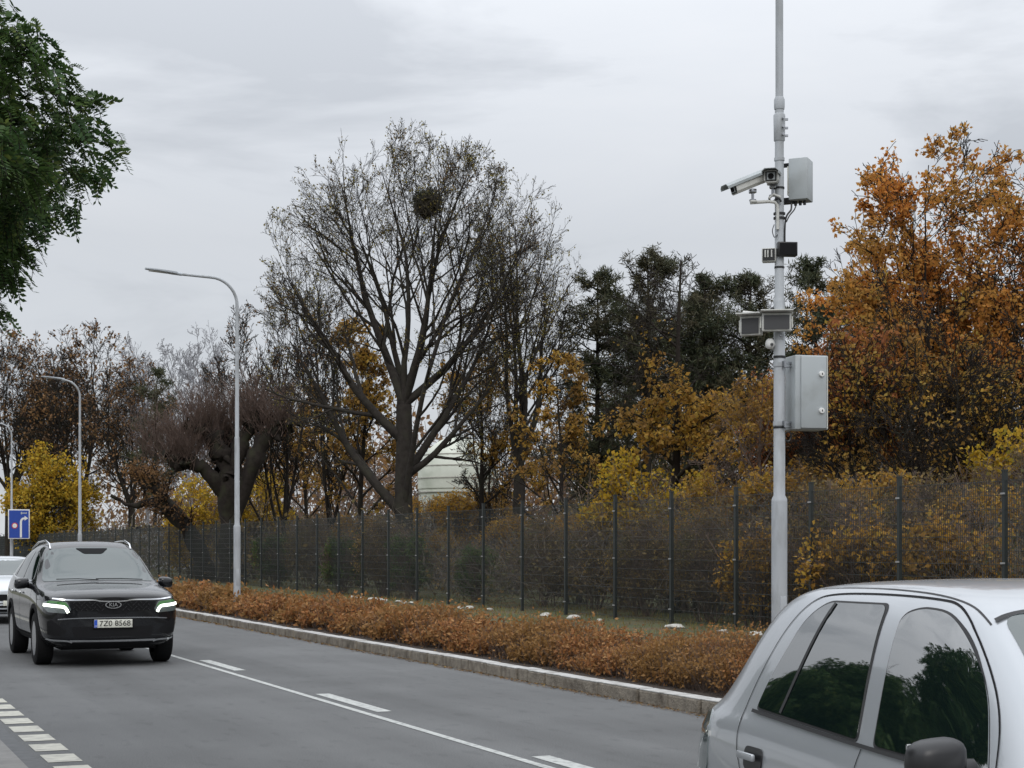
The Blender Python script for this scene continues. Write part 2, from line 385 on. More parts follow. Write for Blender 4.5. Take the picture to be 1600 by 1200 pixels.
def make_tree(seed, H, cz, rx, rz, trunk_h=3, r0=.2, leaders=0, spread=(15, 45), n=(14, 7, 6, 4), leaf=0, lsize=.1, minr=.006, wander=.07, up=.06, ang=(30, 60), lean=(0, 0), leafspread=.06, ratio=(.8, .62, .6, .6), t_low=.3, n_lead=0, first=None, clump=1.0):
    "returns wood parts, leaf arrays; grown at the origin"
    rg = np.random.default_rng(seed); c = np.array([lean[0], lean[1], cz]); r = np.array([rx, rx, rz])
    parts = []
    if leaders:
        P, D = walk(np.zeros((1, 3)), nrm(np.array([[lean[0] * .1, lean[1] * .1, 1.]])), np.array([trunk_h]), 6, .03, .1, rg)
        Rr = taper(np.array([r0]), 6, .8); Rr[:, 0] *= 1.35; parts.append(tubes(P, Rr, 10))
        m = leaders; az = (np.arange(m) + rg.uniform(-.3, .3, m)) * 2 * PI / m
        a = R(1) * rg.uniform(spread[0], spread[1], m)
        d = np.stack([np.sin(a) * np.cos(az), np.sin(a) * np.sin(az), np.cos(a)], 1)
        if first is not None: d[:len(first)] = nrm(np.array(first))
        k = rg.integers(2, 6, m); k[:min(m, 3)] = 5; p = P[0, k]
        L = ell_dist(p, d, c, r); L = np.where(L < .5, H * .5, L) * rg.uniform(.72, 1.02, m)
        P, D = walk(p, d, L, 12, wander, up, rg); Rr = taper(r0 * rg.uniform(.36, .58, m), 12, .12, minr * 1.5); parts.append(tubes(P, Rr, 7)); Lp = L
    else:
        P, D = walk(np.zeros((1, 3)), np.array([[lean[0] * .05, lean[1] * .05, 1.]]), np.array([H * .93]), 14, .035, .08, rg)
        Rr = taper(np.array([r0]), 14, .12, minr); Rr[:, 0] *= 1.35; parts.append(tubes(P, Rr, 9)); Lp = np.array([H * .62])
    last = None; tl = t_low
    for li, nn in enumerate(n):
        p, d, L, rad = children(P, D, Lp, Rr, nn, tl, 1.0, ang, ratio[min(li, len(ratio) - 1)], c, r, rg, minlen=.1 if li else .3)
        if len(p) == 0: break
        K = [9, 7, 5, 4, 3][min(li, 4)]
        P, D = walk(p, d, L, K, wander * (1.2 + .35 * li), up * .8, rg); Rr = taper(rad, K, .3, minr); parts.append(tubes(P, Rr, [6, 5, 4, 3, 3][min(li, 4)])); Lp = L
        tl = .2; last = P
    lv = None
    if leaf:
        pos, i = along(last, leaf, rg, .1, 1.05)
        if clump < 1:  # leaves kept on part of the branchlets only: thin and dense patches
            ph = np.sin(pos[:, 0] * 1.9 + seed) + np.sin(pos[:, 1] * 2.3 + seed * 2) + np.sin(pos[:, 2] * 2.1 + seed * 3); pos = pos[ph > np.quantile(ph, 1 - clump)]
        lv = leaves(pos, lsize, rg, .65, .3, leafspread)
    return parts, lv
def place_tree(name, label, px, Z, parts, lv, bark, leafm, rz=0, cat='tree', group=None, sc=1.0, gz=.12):
    X, Y = W(px, Z)
    t = thing(name, label, cat, (X, Y, gz), rz, group); t.scale = (sc, sc, sc)
    v, f = join(parts); np_obj('trunk', v, f, MT[bark], t, sm=True)
    if lv is not None: np_obj('crown', lv[0], lv[1], LF[leafm], t, rnd=lv[2])
    return t
def place_copy(src, label, px, Z, rz, sc=1.0, group=None, name=None):
    X, Y = W(px, Z); c = copy_tree(src); c.location = (X, Y, .12); c.rotation_euler = (0, 0, rz); c.scale = (sc, sc, sc)
    c['label'] = label
    if group: c['group'] = group
    return c
# ---------------------------------------------------------------- trees beyond the fence
CR = np.array([math.cos(PHI), -math.sin(PHI), 0]); CA = np.array([math.sin(PHI), math.cos(PHI), 0])
def cdv(r, a, u): return list(CR * r + CA * a + np.array([0, 0, u]))
def thin_low(l, zz):
    z = l[0].reshape(-1, 4, 3)[:, 0, 2]; k = (z > zz) | (np.random.default_rng(2).uniform(size=len(z)) < .35); v = l[0].reshape(-1, 4, 3)[k].reshape(-1, 3); return v, np.arange(len(v)).reshape(-1, 4), l[2][k]
def below(l, zz):
    k = l[0].reshape(-1, 4, 3)[:, 0, 2] < zz + np.random.default_rng(1).normal(0, .7, len(l[2])); v = l[0].reshape(-1, 4, 3)[k].reshape(-1, 3); return v, np.arange(len(v)).reshape(-1, 4), l[2][k]
# big bare tree
p, l = make_tree(5, 16.5, 10.0, 5.5, 6.4, trunk_h=6.5, r0=.34, leaders=11, spread=(10, 62), n=(9, 7, 6, 4), leaf=11000, lsize=.085, minr=.0055, up=.05, ang=(22, 48), t_low=.18,
                 first=[cdv(.02, 0, 1), cdv(-.35, .1, 1), cdv(.3, 0, 1), cdv(-.75, 0, .9), cdv(.7, .1, .95), cdv(-.12, .3, 1), cdv(-1, -.1, .75), cdv(.95, .1, .8)], ratio=(.72, .62, .58, .6), leafspread=.05)
big = place_tree('bare_tree', 'tall nearly bare round crowned tree holding the dark round mistletoe clump', 632, 58, p, l, 'bark_mid', 'olive')
# mistletoe
rg = np.random.default_rng(8); q = nrm(rg.normal(size=(2600, 3))) * (rg.uniform(0, 1, 2600)[:, None] ** .5) * np.array([.5, .5, .5])
v, f, r_ = leaves(q, .2, rg, .2, .1)
X, Y = W(668, 57.4); mm = np_obj('mistletoe', v, f, LF['pine'], rnd=r_); mm.location = (X, Y, 1.65 + (855 - 318) / (F / 57.4))
P_, D_ = walk(np.zeros((60, 3)), rdir(60, rg), rg.uniform(.3, .55, 60), 4, .2, 0, rg)
sv, sf = tubes(P_, taper(np.full(60, .012), 4), 3); np_obj('stem', sv, sf, MT['bark'], mm)
tag(mm, 'round dark mistletoe clump high in the tall bare tree', 'mistletoe')
# second bare tree
p, l = make_tree(21, 15.4, 10.2, 2.9, 5.4, trunk_h=4.5, r0=.27, leaders=5, spread=(6, 32), n=(9, 7, 5, 4), leaf=2200, lsize=.085, minr=.0055, up=.07, ang=(22, 50), t_low=.15,
                 first=[cdv(0, 0, 1), cdv(.28, 0, 1), cdv(-.25, 0, 1)], ratio=(.62, .6, .55, .55), leafspread=.05)
place_tree('bare_tree', 'bare tree with upright dark trunk just right of the white dome', 808, 62, p, l, 'bark_mid', 'olive')
# thin bare trees left of the big one
p, l = make_tree(33, 13.6, 8.8, 2.6, 5.1, trunk_h=2.4, r0=.17, leaders=6, spread=(6, 35), n=(9, 7, 5, 4), leaf=900, lsize=.13, minr=.010, up=.08, ang=(20, 45), t_low=.15, ratio=(.6, .6, .55, .5))
thin = place_tree('slender_tree', 'slender bare tree with fanned dark stems between the tall lamp and the big bare tree', 440, 75, p, l, 'bark', 'brown')
place_copy(thin, 'slender bare tree with thin fanned stems right behind the tall lamp by the willow', 385, 84, 1.9, 1.0)
place_copy(thin, 'slender bare tree in front of the left side of the big bare tree', 520, 70, 4.0, .9)
place_copy(thin, 'slender bare tree standing right in front of the right half of the white dome', 768, 78, 2.7, .8)
# brown and yellow leaved middle trees
p, l = make_tree(41, 10.5, 6.6, 2.2, 4.2, r0=.15, n=(18, 7, 6, 4), leaf=5200, lsize=.17, minr=.010, up=.03, t_low=.18, clump=.75)
br = place_tree('brown_leaved_tree', 'brown and gold leaved tree standing left of the big bare trunk', 565, 66, p, l, 'bark', 'gold')
p, l = make_tree(43, 11.2, 7.2, 1.9, 4.2, r0=.14, n=(18, 7, 6, 4), leaf=4200, lsize=.15, minr=.009, up=.05, t_low=.25, clump=.6)
yl = place_tree('yellow_leaved_tree', 'thin tree with olive yellow leaves above and right of the white dome', 752, 68, p, l, 'bark', 'gold')
br2 = place_copy(br, 'low brown leaved tree behind the fence between the dark trunk and the yellow shrub', 870, 52, 2.2, .72)
place_copy(br, 'brown leaved tree left of the slender stems, above the willow shoots', 478, 86, 3.3, .95)
# tree with a visible dark straight trunk and golden leaves
p, l = make_tree(52, 9.4, 4.8, 2.1, 4.2, r0=.17, n=(22, 7, 6, 4), leaf=14000, lsize=.12, minr=.007, up=.0, ang=(50, 80), t_low=.15, clump=.7)
l = below(l, 5.6); place_tree('golden_tree', 'golden leaved tree with a straight dark trunk between the dark pines', 1057, 42, p, l, 'bark', 'gold')
p, l = make_tree(55, 7.0, 3.9, 1.9, 3.2, r0=.11, n=(18, 7, 6, 4), leaf=7000, lsize=.11, minr=.006, up=.03, t_low=.15, clump=.75)
og = place_tree('small_golden_tree', 'small tree with golden brown leaves just left of the grey camera pole', 1160, 38, p, l, 'bark_brown', 'gold', sc=.8)
place_copy(og, 'small golden brown tree low between the two golden trees', 1110, 44, 2.0, .78)
# right hand oak group
p, l = make_tree(61, 11.4, 7.0, 3.3, 4.7, trunk_h=3.5, r0=.18, leaders=8, spread=(8, 60), n=(9, 7, 5, 3), leaf=27000, lsize=.115, minr=.008, up=.04, ang=(25, 55), t_low=.15, leafspread=.05, ratio=(.62, .6, .6, .6), clump=.85)
l = thin_low(l, 5.2); oak = place_tree('oak_tree', 'large orange leaved oak right of the grey camera pole', 1482, 38, p, l, 'bark', 'orange', sc=.96)
place_copy(oak, 'large orange leaved oak at the right edge of the photo, behind the other oak', 1612, 38.5, 2.4, .98)
place_copy(oak, 'orange leaved oak set back between the grey pole and the largest oak', 1385, 46, 4.1, .90)
p, l = make_tree(64, 6.9, 4.3, 1.35, 2.8, trunk_h=2.6, r0=.10, leaders=4, spread=(8, 35), n=(11, 7, 5, 4), leaf=5200, lsize=.11, minr=.006, t_low=.1, clump=.8)
sm = place_tree('small_oak', 'small forked tree with rust red leaves right beside the large grey cabinet', 1326, 34, p, l, 'bark', 'rust')
p, l = make_tree(66, 7.5, 4.3, 2.0, 3.3, trunk_h=1.5, r0=.10, leaders=6, spread=(8, 50), n=(10, 7, 6, 4), leaf=5000, lsize=.1, minr=.007, t_low=.1, clump=.6)
ol = place_tree('olive_leaved_tree', 'golden brown tangled tree under the large orange oak', 1430, 33, p, l, 'bark', 'gold')
place_copy(ol, 'golden brown tangled tree at the right edge beneath the oaks', 1560, 34, 1.2, .95)
place_copy(sm, 'rust leaved tree directly behind the grey pole at cabinet height', 1240, 40, 2.6, .95)
# far left trees
p, l = make_tree(71, 20, 12.6, 5.6, 7.6, trunk_h=6, r0=.38, leaders=6, spread=(8, 45), n=(10, 7, 5, 4), leaf=3400, lsize=.28, minr=.014, up=.05, ang=(22, 50), t_low=.1, ratio=(.62, .6, .55, .5), clump=.7, leafspread=.2)
fl = place_tree('autumn_tree', 'tall dark branched tree with sparse brown leaves behind the second lamp', 128, 135, p, l, 'bark', 'brown')
place_copy(fl, 'tall sparse brown leaved tree at the left edge above the blue sign', 15, 140, 2.0, 1.02)
place_copy(fl, 'tall sparse brown tree between the left edge and the second lamp, furthest back', 70, 150, 4.0, 1.0)
place_copy(fl, 'lower sparse brown tree between the second lamp and the willow', 205, 128, 5.2, .82)
# pale far trees
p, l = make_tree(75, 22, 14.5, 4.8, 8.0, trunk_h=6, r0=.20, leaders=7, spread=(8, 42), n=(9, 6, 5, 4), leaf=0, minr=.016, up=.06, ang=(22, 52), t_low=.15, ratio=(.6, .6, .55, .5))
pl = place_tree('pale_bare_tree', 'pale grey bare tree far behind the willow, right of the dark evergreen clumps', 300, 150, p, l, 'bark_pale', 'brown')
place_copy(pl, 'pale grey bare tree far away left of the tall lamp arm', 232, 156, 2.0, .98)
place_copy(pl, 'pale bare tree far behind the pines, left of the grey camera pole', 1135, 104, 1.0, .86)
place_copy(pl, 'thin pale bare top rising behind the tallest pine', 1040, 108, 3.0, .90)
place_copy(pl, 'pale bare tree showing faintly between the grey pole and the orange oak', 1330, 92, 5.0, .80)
# conifers
def pine(seed, H, r, low, nb=60, size=.22, dens=1.0):
    rg = np.random.default_rng(seed); parts = []
    P, D = walk(np.zeros((1, 3)), np.array([[0, 0, 1.]]), np.array([H * .96]), 12, .02, .1, rg); Rr = taper(np.array([.19]), 12, .12); parts.append(tubes(P, Rr, 9))
    t = rg.uniform(low, .99, nb); x = t * 11; k = np.minimum(x.astype(int), 10); p = P[0, k] * (1 - (x - k)[:, None]) + P[0, k + 1] * (x - k)[:, None]
    az = rg.uniform(0, 2 * PI, nb); a = R(1) * rg.uniform(50, 95, nb)
    d = np.stack([np.sin(a) * np.cos(az), np.sin(a) * np.sin(az), np.cos(a)], 1)
    prof = np.sqrt(np.clip(1 - ((t - low) / (1 - low) * 1.0) ** 2.2, .04, 1)) * np.clip((t - low) * 6 + .5, .3, 1); L = r * prof * rg.uniform(.35, 1.25, nb)
    B, BD = walk(p, d, L, 6, .12, .05, rg); BR = taper(np.full(nb, .035), 6, .3); parts.append(tubes(B, BR, 5))
    c_, r_ = np.array([0, 0, H / 2]), np.array([50, 50, 50.])
    p, d, l2, r2 = children(B, BD, L, BR, 7, .25, 1, (25, 60), .5, c_, r_, rg, minlen=.05)
    Q, QD = walk(p, d, l2, 4, .15, .05, rg); parts.append(tubes(Q, taper(r2, 4), 3))
    pos, i = along(Q, int(9000 * dens), rg, .2, 1.1)
    lv = leaves(pos, size, rg, .16, -.15, .05)
    return parts, lv
p, l = pine(81, 12.6, 2.5, .14, 130, .24, 2.9); pi1 = place_tree('pine_tree', 'broad dark pine right of the bare trees with low hanging foliage', 928, 64, p, l, 'bark', 'pine')
p, l = pine(82, 12.9, 2.6, .50, 75, .22, 1.6); pi2 = place_tree('pine_tree', 'tallest dark pine with a pointed tip and open branches', 1012, 62, p, l, 'bark', 'pine')
place_copy(pi1, 'dark pine with a wide flat side, left of the camera pole and its lower lamps', 1118, 63, 2.2, .97)
place_copy(pi2, 'dark pine partly behind the golden tree trunk, second from the camera pole', 1075, 66, 1.1, .93)
place_copy(pi1, 'dark pine directly behind the grey camera pole, beside the oak', 1262, 62, 4.1, 1.0)
place_copy(pi2, 'dark ragged pine just left of the grey camera pole, behind the golden tree', 1172, 62, 2.9, .95)
place_copy(pi1, 'dark pine low behind the gap between the broad pine and the tallest pine', 968, 72, 5.1, .88)
p, l = pine(84, 15, 2.2, .35, 40, .45, .35); place_tree('evergreen_tree', 'thin evergreen with scattered dark clumps left of the pale bare trees', 243, 122, p, l, 'bark', 'pine')
# bright shrubs
def shrub(seed, H, r, nst, leaf, ls, up=.05, minr=.005, wood=(8, 6, 4), rz=None):
    rg = np.random.default_rng(seed); parts = []
    az = rg.uniform(0, 2 * PI, nst); a = R(1) * rg.uniform(3, 38, nst)
    d = np.stack([np.sin(a) * np.cos(az), np.sin(a) * np.sin(az), np.cos(a)], 1)
    c_, r_ = np.array([0, 0, H * .48]), np.array([r, r, H * .54])
    p = rg.normal(size=(nst, 3)) * r * .12; p[:, 2] = 0
    L = ell_dist(p, d, c_, r_) * rg.uniform(.8, 1, nst)
    P, D = walk(p, d, L, 7, .10, up, rg); Rr = taper(rg.uniform(.02, .04, nst), 7, .25, minr); parts.append(tubes(P, Rr, 5)); Lp = L
    for li, nn in enumerate(wood):
        p, d, L, rad = children(P, D, Lp, Rr, nn, .12, 1, (25, 60), .6, c_, r_, rg, minlen=.08)
        P, D = walk(p, d, L, 4, .16, up, rg); Rr = taper(rad, 4, .3, minr); parts.append(tubes(P, Rr, 3)); Lp = L
    lv = None
    if leaf:
        pos, i = along(P, int(leaf * 1.5), rg, .1, 1.15); k = 5.2 / r ** .6; ph = np.sin(pos[:, 0] * k + seed) + np.sin(pos[:, 1] * k * 1.2 + seed * 2) + np.sin(pos[:, 2] * k * 1.1 + seed * 3) + rg.normal(0, .35, len(pos)); pos = pos[ph > np.quantile(ph, .38)]; lv = leaves(pos, ls, rg, .65, .2, ls * .8)
    return parts, lv
p, l = shrub(91, 4.0, 1.25, 14, 9000, .11); ys = place_tree('yellow_shrub', 'bright yellow shrub behind the fence below the tallest pine', 985, 41, p, l, 'bark_brown', 'yellow', cat='shrub')
place_copy(ys, 'yellow shrub at the right edge behind the last tall fence post', 1580, 31, 1.2, .95)
place_copy(ys, 'smaller yellow shrub behind the fence right of the yellow patch beside the golden trunk', 1080, 40, 2.2, .85)
place_copy(ys, 'small yellow shrub right beside the willow trunk, on its right', 408, 80, 3.2, 1.3)
place_copy(ys, 'small yellow shrub behind the sloping trunk left of the willow', 305, 84, 4.2, 1.3)
p, l = shrub(92, 9.4, 3.6, 22, 15000, .26, minr=.012); place_tree('yellow_tree', 'large rounded yellow tree between the blue sign and the second lamp', 84, 126, p, l, 'bark', 'yellow')
p, l = shrub(93, 3.2, 1.3, 16, 8000, .085); gs = place_tree('green_shrub', 'dark green shrub behind the fence just right of the tall lamp', 425, 64, p, l, 'bark_brown', 'green', cat='shrub', sc=.7)
place_copy(gs, 'dark green shrub behind the fence below the big bare tree', 640, 50, 1.0, .68)
place_copy(gs, 'dark green shrub behind the fence left of the big bare tree', 540, 55, 3.0, .65)
place_copy(gs, 'small green shrub behind the fence below the dome', 745, 46, 4.0, .55)
p, l = shrub(94, 2.3, 1.0, 12, 3000, .10); lg = place_tree('low_leafy_shrub', 'low yellow brown leafy shrub behind the fence just above the silver car roof', 1335, 28.5, p, l, 'bark_brown', 'gold', cat='shrub')
place_copy(lg, 'low yellow brown shrub behind the fence between the silver car roof and the yellow shrub', 1500, 27, 2.0, 1.0)
place_copy(lg, 'low yellow brown shrub behind the fence left of the grey camera pole', 1190, 31.5, 4.0, .9)
p, l = shrub(95, 4.6, 1.9, 16, 5500, .10, wood=(9, 7, 5)); tb = place_tree('brown_shrub', 'tangled brown shrub behind the fence left of the grey pole', 1110, 34, p, l, 'bark_brown', 'thicket', cat='shrub', sc=.5, group='tangled brown shrubs behind the fence')
GL = 'tangled brown shrub of fine bare twigs behind the dark mesh fence'
tb['label'] = GL
for i, (px, Z, s) in enumerate([(1010, 37, .5), (930, 41, .5), (850, 43, .5), (600, 52, .55), (490, 62, .6), (1180, 36, .5), (1290, 30, .6), (1450, 29, .62), (1610, 30, .75), (1400, 36, .75), (890, 52, .6), (980, 50, .6)]):
    place_copy(tb, GL, px, Z, i * 1.7, s)
p, l = shrub(97, 3.6, 1.7, 15, 6500, .105, wood=(8, 6, 4)); gb = place_tree('golden_brown_shrub', 'x', 1370, 31, p, l, 'bark_grey', 'gold', cat='shrub', group='golden brown shrubs behind the fence', sc=.85)
GB = 'loose shrub with golden brown leaves on grey twigs behind the mesh fence'; gb['label'] = GB
for i, (px, Z, s) in enumerate([(1235, 36, .95), (1310, 39, 1.1), (1530, 29, .75), (1480, 41, 1.2), (1560, 38, 1.2), (1120, 38, .7), (1050, 39, .6), (900, 45, .7), (665, 79, 1.15), (712, 80, 1.2), (758, 79, 1.25), (800, 55, .75), (680, 60, .6), (560, 64, .8), (1420, 44, 1.3)]):
    place_copy(gb, GB, px, Z, i * 1.3 + .5, s)
# pollarded willow
rg = np.random.default_rng(17)
def limb(pts, rad, n=14):
    pts = np.array([cdv(*q) for q in pts]); K = 14; t = np.linspace(0, len(pts) - 1, K); i = np.minimum(t.astype(int), len(pts) - 2); u = (t - i)[:, None]
    # Catmull-Rom
    pp = np.concatenate([[2 * pts[0] - pts[1]], pts, [2 * pts[-1] - pts[-2]]]); a, b, c, d = pp[i], pp[i + 1], pp[i + 2], pp[i + 3]
    q = .5 * ((2 * b) + (-a + c) * u + (2 * a - 5 * b + 4 * c - d) * u ** 2 + (-a + 3 * b - 3 * c + d) * u ** 3)
    q[1:-1] += rg.normal(size=(K - 2, 3)) * .06
    r = np.interp(t, np.arange(len(rad)), rad) * (1 + .18 * rg.normal(size=K)); r[0] = rad[0]
    return q[None], r[None], tubes(q[None], r[None], n)
s = 36.1; limbs = []
def wp(px, py, a=0): return ((px - 362) / s, a, (855 - py) / s + 1.53)
LM = [([wp(362, 914), wp(360, 830), wp(352, 745), wp(345, 705)], [.66, .46, .42, .32]),
      ([wp(354, 775), wp(325, 735, -.3), wp(300, 722, -.5), wp(273, 722, -.6)], [.28, .30, .26, .18]),
      ([wp(362, 825), wp(388, 745, .2), wp(405, 690, .3), wp(428, 672, .3), wp(448, 664, .2)], [.28, .32, .31, .29, .2]),
      ([wp(345, 715), wp(335, 685), wp(322, 672), wp(300, 668)], [.45, .36, .3, .24]),
      ([wp(356, 745), wp(374, 695, .4), wp(385, 665, .5), wp(400, 650, .6)], [.42, .34, .3, .25]),
      ([wp(345, 740, .2), wp(350, 700, .9), wp(352, 675, 1.2)], [.4, .34, .26])]
parts = []; ends = []
for a, b in LM:
    q, r, tb_ = limb(a, b); parts.append(tb_); ends.append(q[0][-7:])
for e_ in ends:   # knobbly heads
    for c_ in e_[-5:]:
        n = 6; q = c_ + rg.normal(size=(n, 3)) * .16; qq = np.stack([q, q + rdir(n, rg) * .16, q + rdir(n, rg) * .3], 1); parts.append(tubes(qq, np.tile([.16, .13, .04], (n, 1)), 7))
X, Y = W(362, 72)
wl = thing('willow_tree', 'old pollarded willow with thick black limbs and upright reddish shoots behind the tall lamp', 'tree', (X, Y, .12))
v, f = join(parts); np_obj('trunk', v, f, MT['bark'], wl, sm=True)
st = []
for e_ in ends[1:]:
    n = 130; st.append(e_[rg.integers(0, len(e_), n)] + rg.normal(size=(n, 3)) * .22)
st.append(np.array([cdv(*wp(x_, y_, 0)) for x_, y_ in zip(rg.uniform(215, 340, 200), rg.uniform(690, 730, 200))]) + rg.normal(size=(200, 3)) * .1)
st = np.concatenate(st); d = rdir(len(st), rg) * .95; d[:, 2] = np.abs(d[:, 2]) + .75; d = nrm(d)
P, D = walk(st, d, rg.uniform(.8, 2.6, len(st)), 6, .06, .06, rg); pr = [tubes(P, taper(np.full(len(st), .016), 6, .3, .006), 3)]
p_, d_, l_, r_ = children(P, D, rg.uniform(.8, 2.4, len(st)), taper(np.full(len(st), .02), 6, .3, .008), 4, .1, 1, (15, 45), .5, np.zeros(3), np.full(3, 90.), rg)
Q, _ = walk(p_, d_, l_, 4, .1, .05, rg); pr.append(tubes(Q, taper(r_, 4, .4, .007), 3)); v, f = join(pr); np_obj('crown', v, f, MT['shoots'], wl)
# leaning trunk left of the willow
parts = []; s = 34.0
q, r, tb_ = limb([((330 - 330) / s, 0, 0), (-.4, 0, 1.5), (-1.4, 0, 3.0), (-2.3, 0, 4.1), (-2.9, 0, 4.3)], [.45, .4, .36, .3, .2], 10); parts.append(tb_)
q2, r2, t2 = limb([(-1.6, 0, 3.2), (-2.4, .2, 3.6), (-3.4, .3, 3.5), (-4.4, .2, 3.9)], [.22, .18, .13, .08], 8); parts.append(t2)
rr = np.array([[.16] * 5])
D0 = nrm(np.gradient(q[0], axis=0))[None]
p_, d_, l_, r_ = children(q, D0, np.array([3.5]), r, 26, .3, 1, (30, 80), .55, np.zeros(3), np.full(3, 90.), rg, upk=.7, rratio=.3)
A, AD = walk(p_, d_, l_, 6, .12, .05, rg); AR = taper(r_, 6, .2, .01); parts.append(tubes(A, AR, 5))
p_, d_, l_, r_ = children(A, AD, l_, AR, 12, .1, 1, (25, 60), .5, np.zeros(3), np.full(3, 90.), rg)
B, BD = walk(p_, d_, l_, 4, .15, .03, rg); parts.append(tubes(B, taper(r_, 4, .3, .008), 3))
pos, i = along(B, 2200, rg, .3, 1.1); lv = leaves(pos, .14, rg, .6, .3, .08)
place_tree('leaning_tree', 'dark trunk leaning to the left with brown leaves beside the willow', 322, 76, parts, lv, 'bark', 'brown')
# ---------------------------------------------------------------- white observatory dome
X, Y = W(716, 96); dm = thing('observatory_dome', 'pale cream round dome building seen between the dark trunks', 'dome', (X, Y, .1))
wl_ = M().lathe([(2.28, 0), (2.28, 4.9)], n=48); obj('wall', wl_, MT['dome'], dm)
pr = [(2.34, 4.9), (2.34, 5.5)] + [(2.34 * math.cos(a), 5.5 + 2.45 * math.sin(a)) for a in np.linspace(.05, 1.53, 14)]
dd = M().lathe(pr, n=32); obj('dome_shell', dd, MT['dome'], dm)
rb = M()
for z in (1.5, 2.3, 3.1, 3.9, 4.7, 5.5, 6.2, 6.85): 
    r = 2.34 if z < 5.5 else 2.34 * math.sqrt(max(0, 1 - ((z - 5.5) / 2.45) ** 2)); rb.lathe([(r, z - .03), (r + .035, z - .03), (r + .035, z + .03), (r, z + .03)], n=48)
obj('panel_ribs', rb, MT['stone'], dm)
# ---------------------------------------------------------------- masses nobody could count
def mass(name, label, cat, xs, ys, hfun, ntw, nlf, ls, tw_mat, lf_mat, twl=(.4, 1.2), tr=.008, seed=1, dens=None, z0=.1, lowbias=1.0):
    rg = np.random.default_rng(seed)
    def pos(n, k=1.0):
        y = dens(rg, n) if dens is not None else rg.uniform(ys[0], ys[1], n)
        x = rg.uniform(xs[0], xs[1], n) if not callable(xs) else xs(y, rg)
        h = hfun(x, y)
        return np.stack([x, y, z0 + h * rg.uniform(0, 1, n) ** lowbias * k], 1)
    p = pos(ntw, .85); d = rdir(ntw, rg); d[:, 2] = np.abs(d[:, 2]) + .35; d = nrm(d); dist = np.hypot(p[:, 0], p[:, 1]); sc = np.clip(dist / 40, .6, 4)
    P, _ = walk(p, d, rg.uniform(*twl, ntw) * np.sqrt(sc), 4, .25, 0, rg); v, f = tubes(P, taper(tr * sc, 4, .3, .002), 3)
    o = np_obj(name, v, f, MT[tw_mat]); tag(o, label, cat, kind='stuff')
    q = pos(nlf); dist = np.hypot(q[:, 0], q[:, 1]); v, f, r_ = leaves(q, 1.0, rg, .65, .1)
    sc = np.repeat(np.clip(dist / 40, .35, 4.5) * ls, 4)[:, None]; c = np.repeat(q, 4, 0); v = c + (v - c) * sc
    l = np_obj('leaves', v, f, LF[lf_mat], o, rnd=r_); l['kind'] = 'stuff'
    return o
def gap(x, y):
    "the clearing in front of the dome"
    a = x / y; return 1 - .45 * np.exp(-((a - .395) / .035) ** 2)
def ydist(a, b): return lambda rg, n: 1 / rg.uniform(1 / b, 1 / a, n)
def hn(x, y, k=1.0): return 1 + .28 * np.sin(y * .9 + 1) * np.sin(x * .7) + .22 * np.sin(y * .37 + x * .5) + .15 * np.sin(y * 2.3)
mass('undergrowth', 'dense brown undergrowth of twigs and leaves behind the mesh fence', 'undergrowth', (16.4, 22.5), (3, 150), lambda x, y: 2.35 * hn(x, y) * gap(x, y), 62000, 66000, .11, 'bark_tangle', 'thicket', (.4, 1.3), .008, 5, ydist(4, 150), lowbias=.8)
mass('far_wood', 'far brown wood filling the gaps between the trees', 'wood', (34, 48), (6, 240), lambda x, y: (3.6 + y * .055) * hn(x * .4, y * .3) * gap(x, y), 34000, 120000, .15, 'bark_brown', 'brown', (1, 2.5), .016, 6, ydist(10, 260), lowbias=.9)
mass('scrub', 'low autumn scrub between the fence and the far wood', 'scrub', (24, 36), (4, 230), lambda x, y: 2.9 * hn(x * .6, y * .6) * gap(x, y), 26000, 52000, .13, 'bark_brown', 'thicket', (.6, 1.8), .012, 7, ydist(6, 230), lowbias=.9)
# ---------------------------------------------------------------- low russet hedge beside the kerb
rg = np.random.default_rng(23); n = 15000
y = 1 / rg.uniform(1 / 130, 1 / 9.5, n); x = rg.uniform(8.75, 9.95, n); p = np.stack([x, y, np.full(n, .1)], 1)
hh = .545 + .09 * np.sin(y * 1.3) + .04 * np.sin(y * .43 + 2) + .07 * np.sin(y * 3.1 + x * 4) + .03 * np.sin(y * 7.3)
edge = np.sqrt(np.clip(1 - ((x - 9.35) / .72) ** 2, .15, 1)); hh = hh * edge
d = rdir(n, rg) * .5; d[:, 2] = 1; d = nrm(d); sc = np.clip(y / 18, .8, 5)
P, D = walk(p, d, hh * rg.uniform(.7, 1.12, n), 5, .16, .04, rg)
v, f = tubes(P, taper(.0035 * sc, 5, .4, .0015), 3); hd = np_obj('hedge', v, f, MT['bark_brown']); tag(hd, 'low russet brown hedge strip along the granite kerb', 'hedge', kind='stuff')
m_ = 250000; i = rg.integers(0, n, m_); t = rg.uniform(.12, 1.05, m_) ** .8 * 4; k = np.minimum(t.astype(int), 3); u = (t - k)[:, None]; q = P[i, k] * (1 - u) + P[i, k + 1] * u + rg.normal(size=(m_, 3)) * .035
ph = np.sin(q[:, 0] * 9 + q[:, 1] * 2.1) + np.sin(q[:, 1] * 6.3 + 1) + np.sin(q[:, 2] * 14 + q[:, 1] * 3) + rg.normal(0, .5, m_); q = q[ph > np.quantile(ph, .27)]; v, f, r_ = leaves(q, .05, rg, .55, .0); s_ = np.repeat(np.clip(q[:, 1] / 18, .75, 5), 4)[:, None]; c = np.repeat(q, 4, 0); v = c + (v - c) * s_
hl = np_obj('leaves', v, f, LF['hedge'], hd, rnd=r_); hl['kind'] = 'stuff'
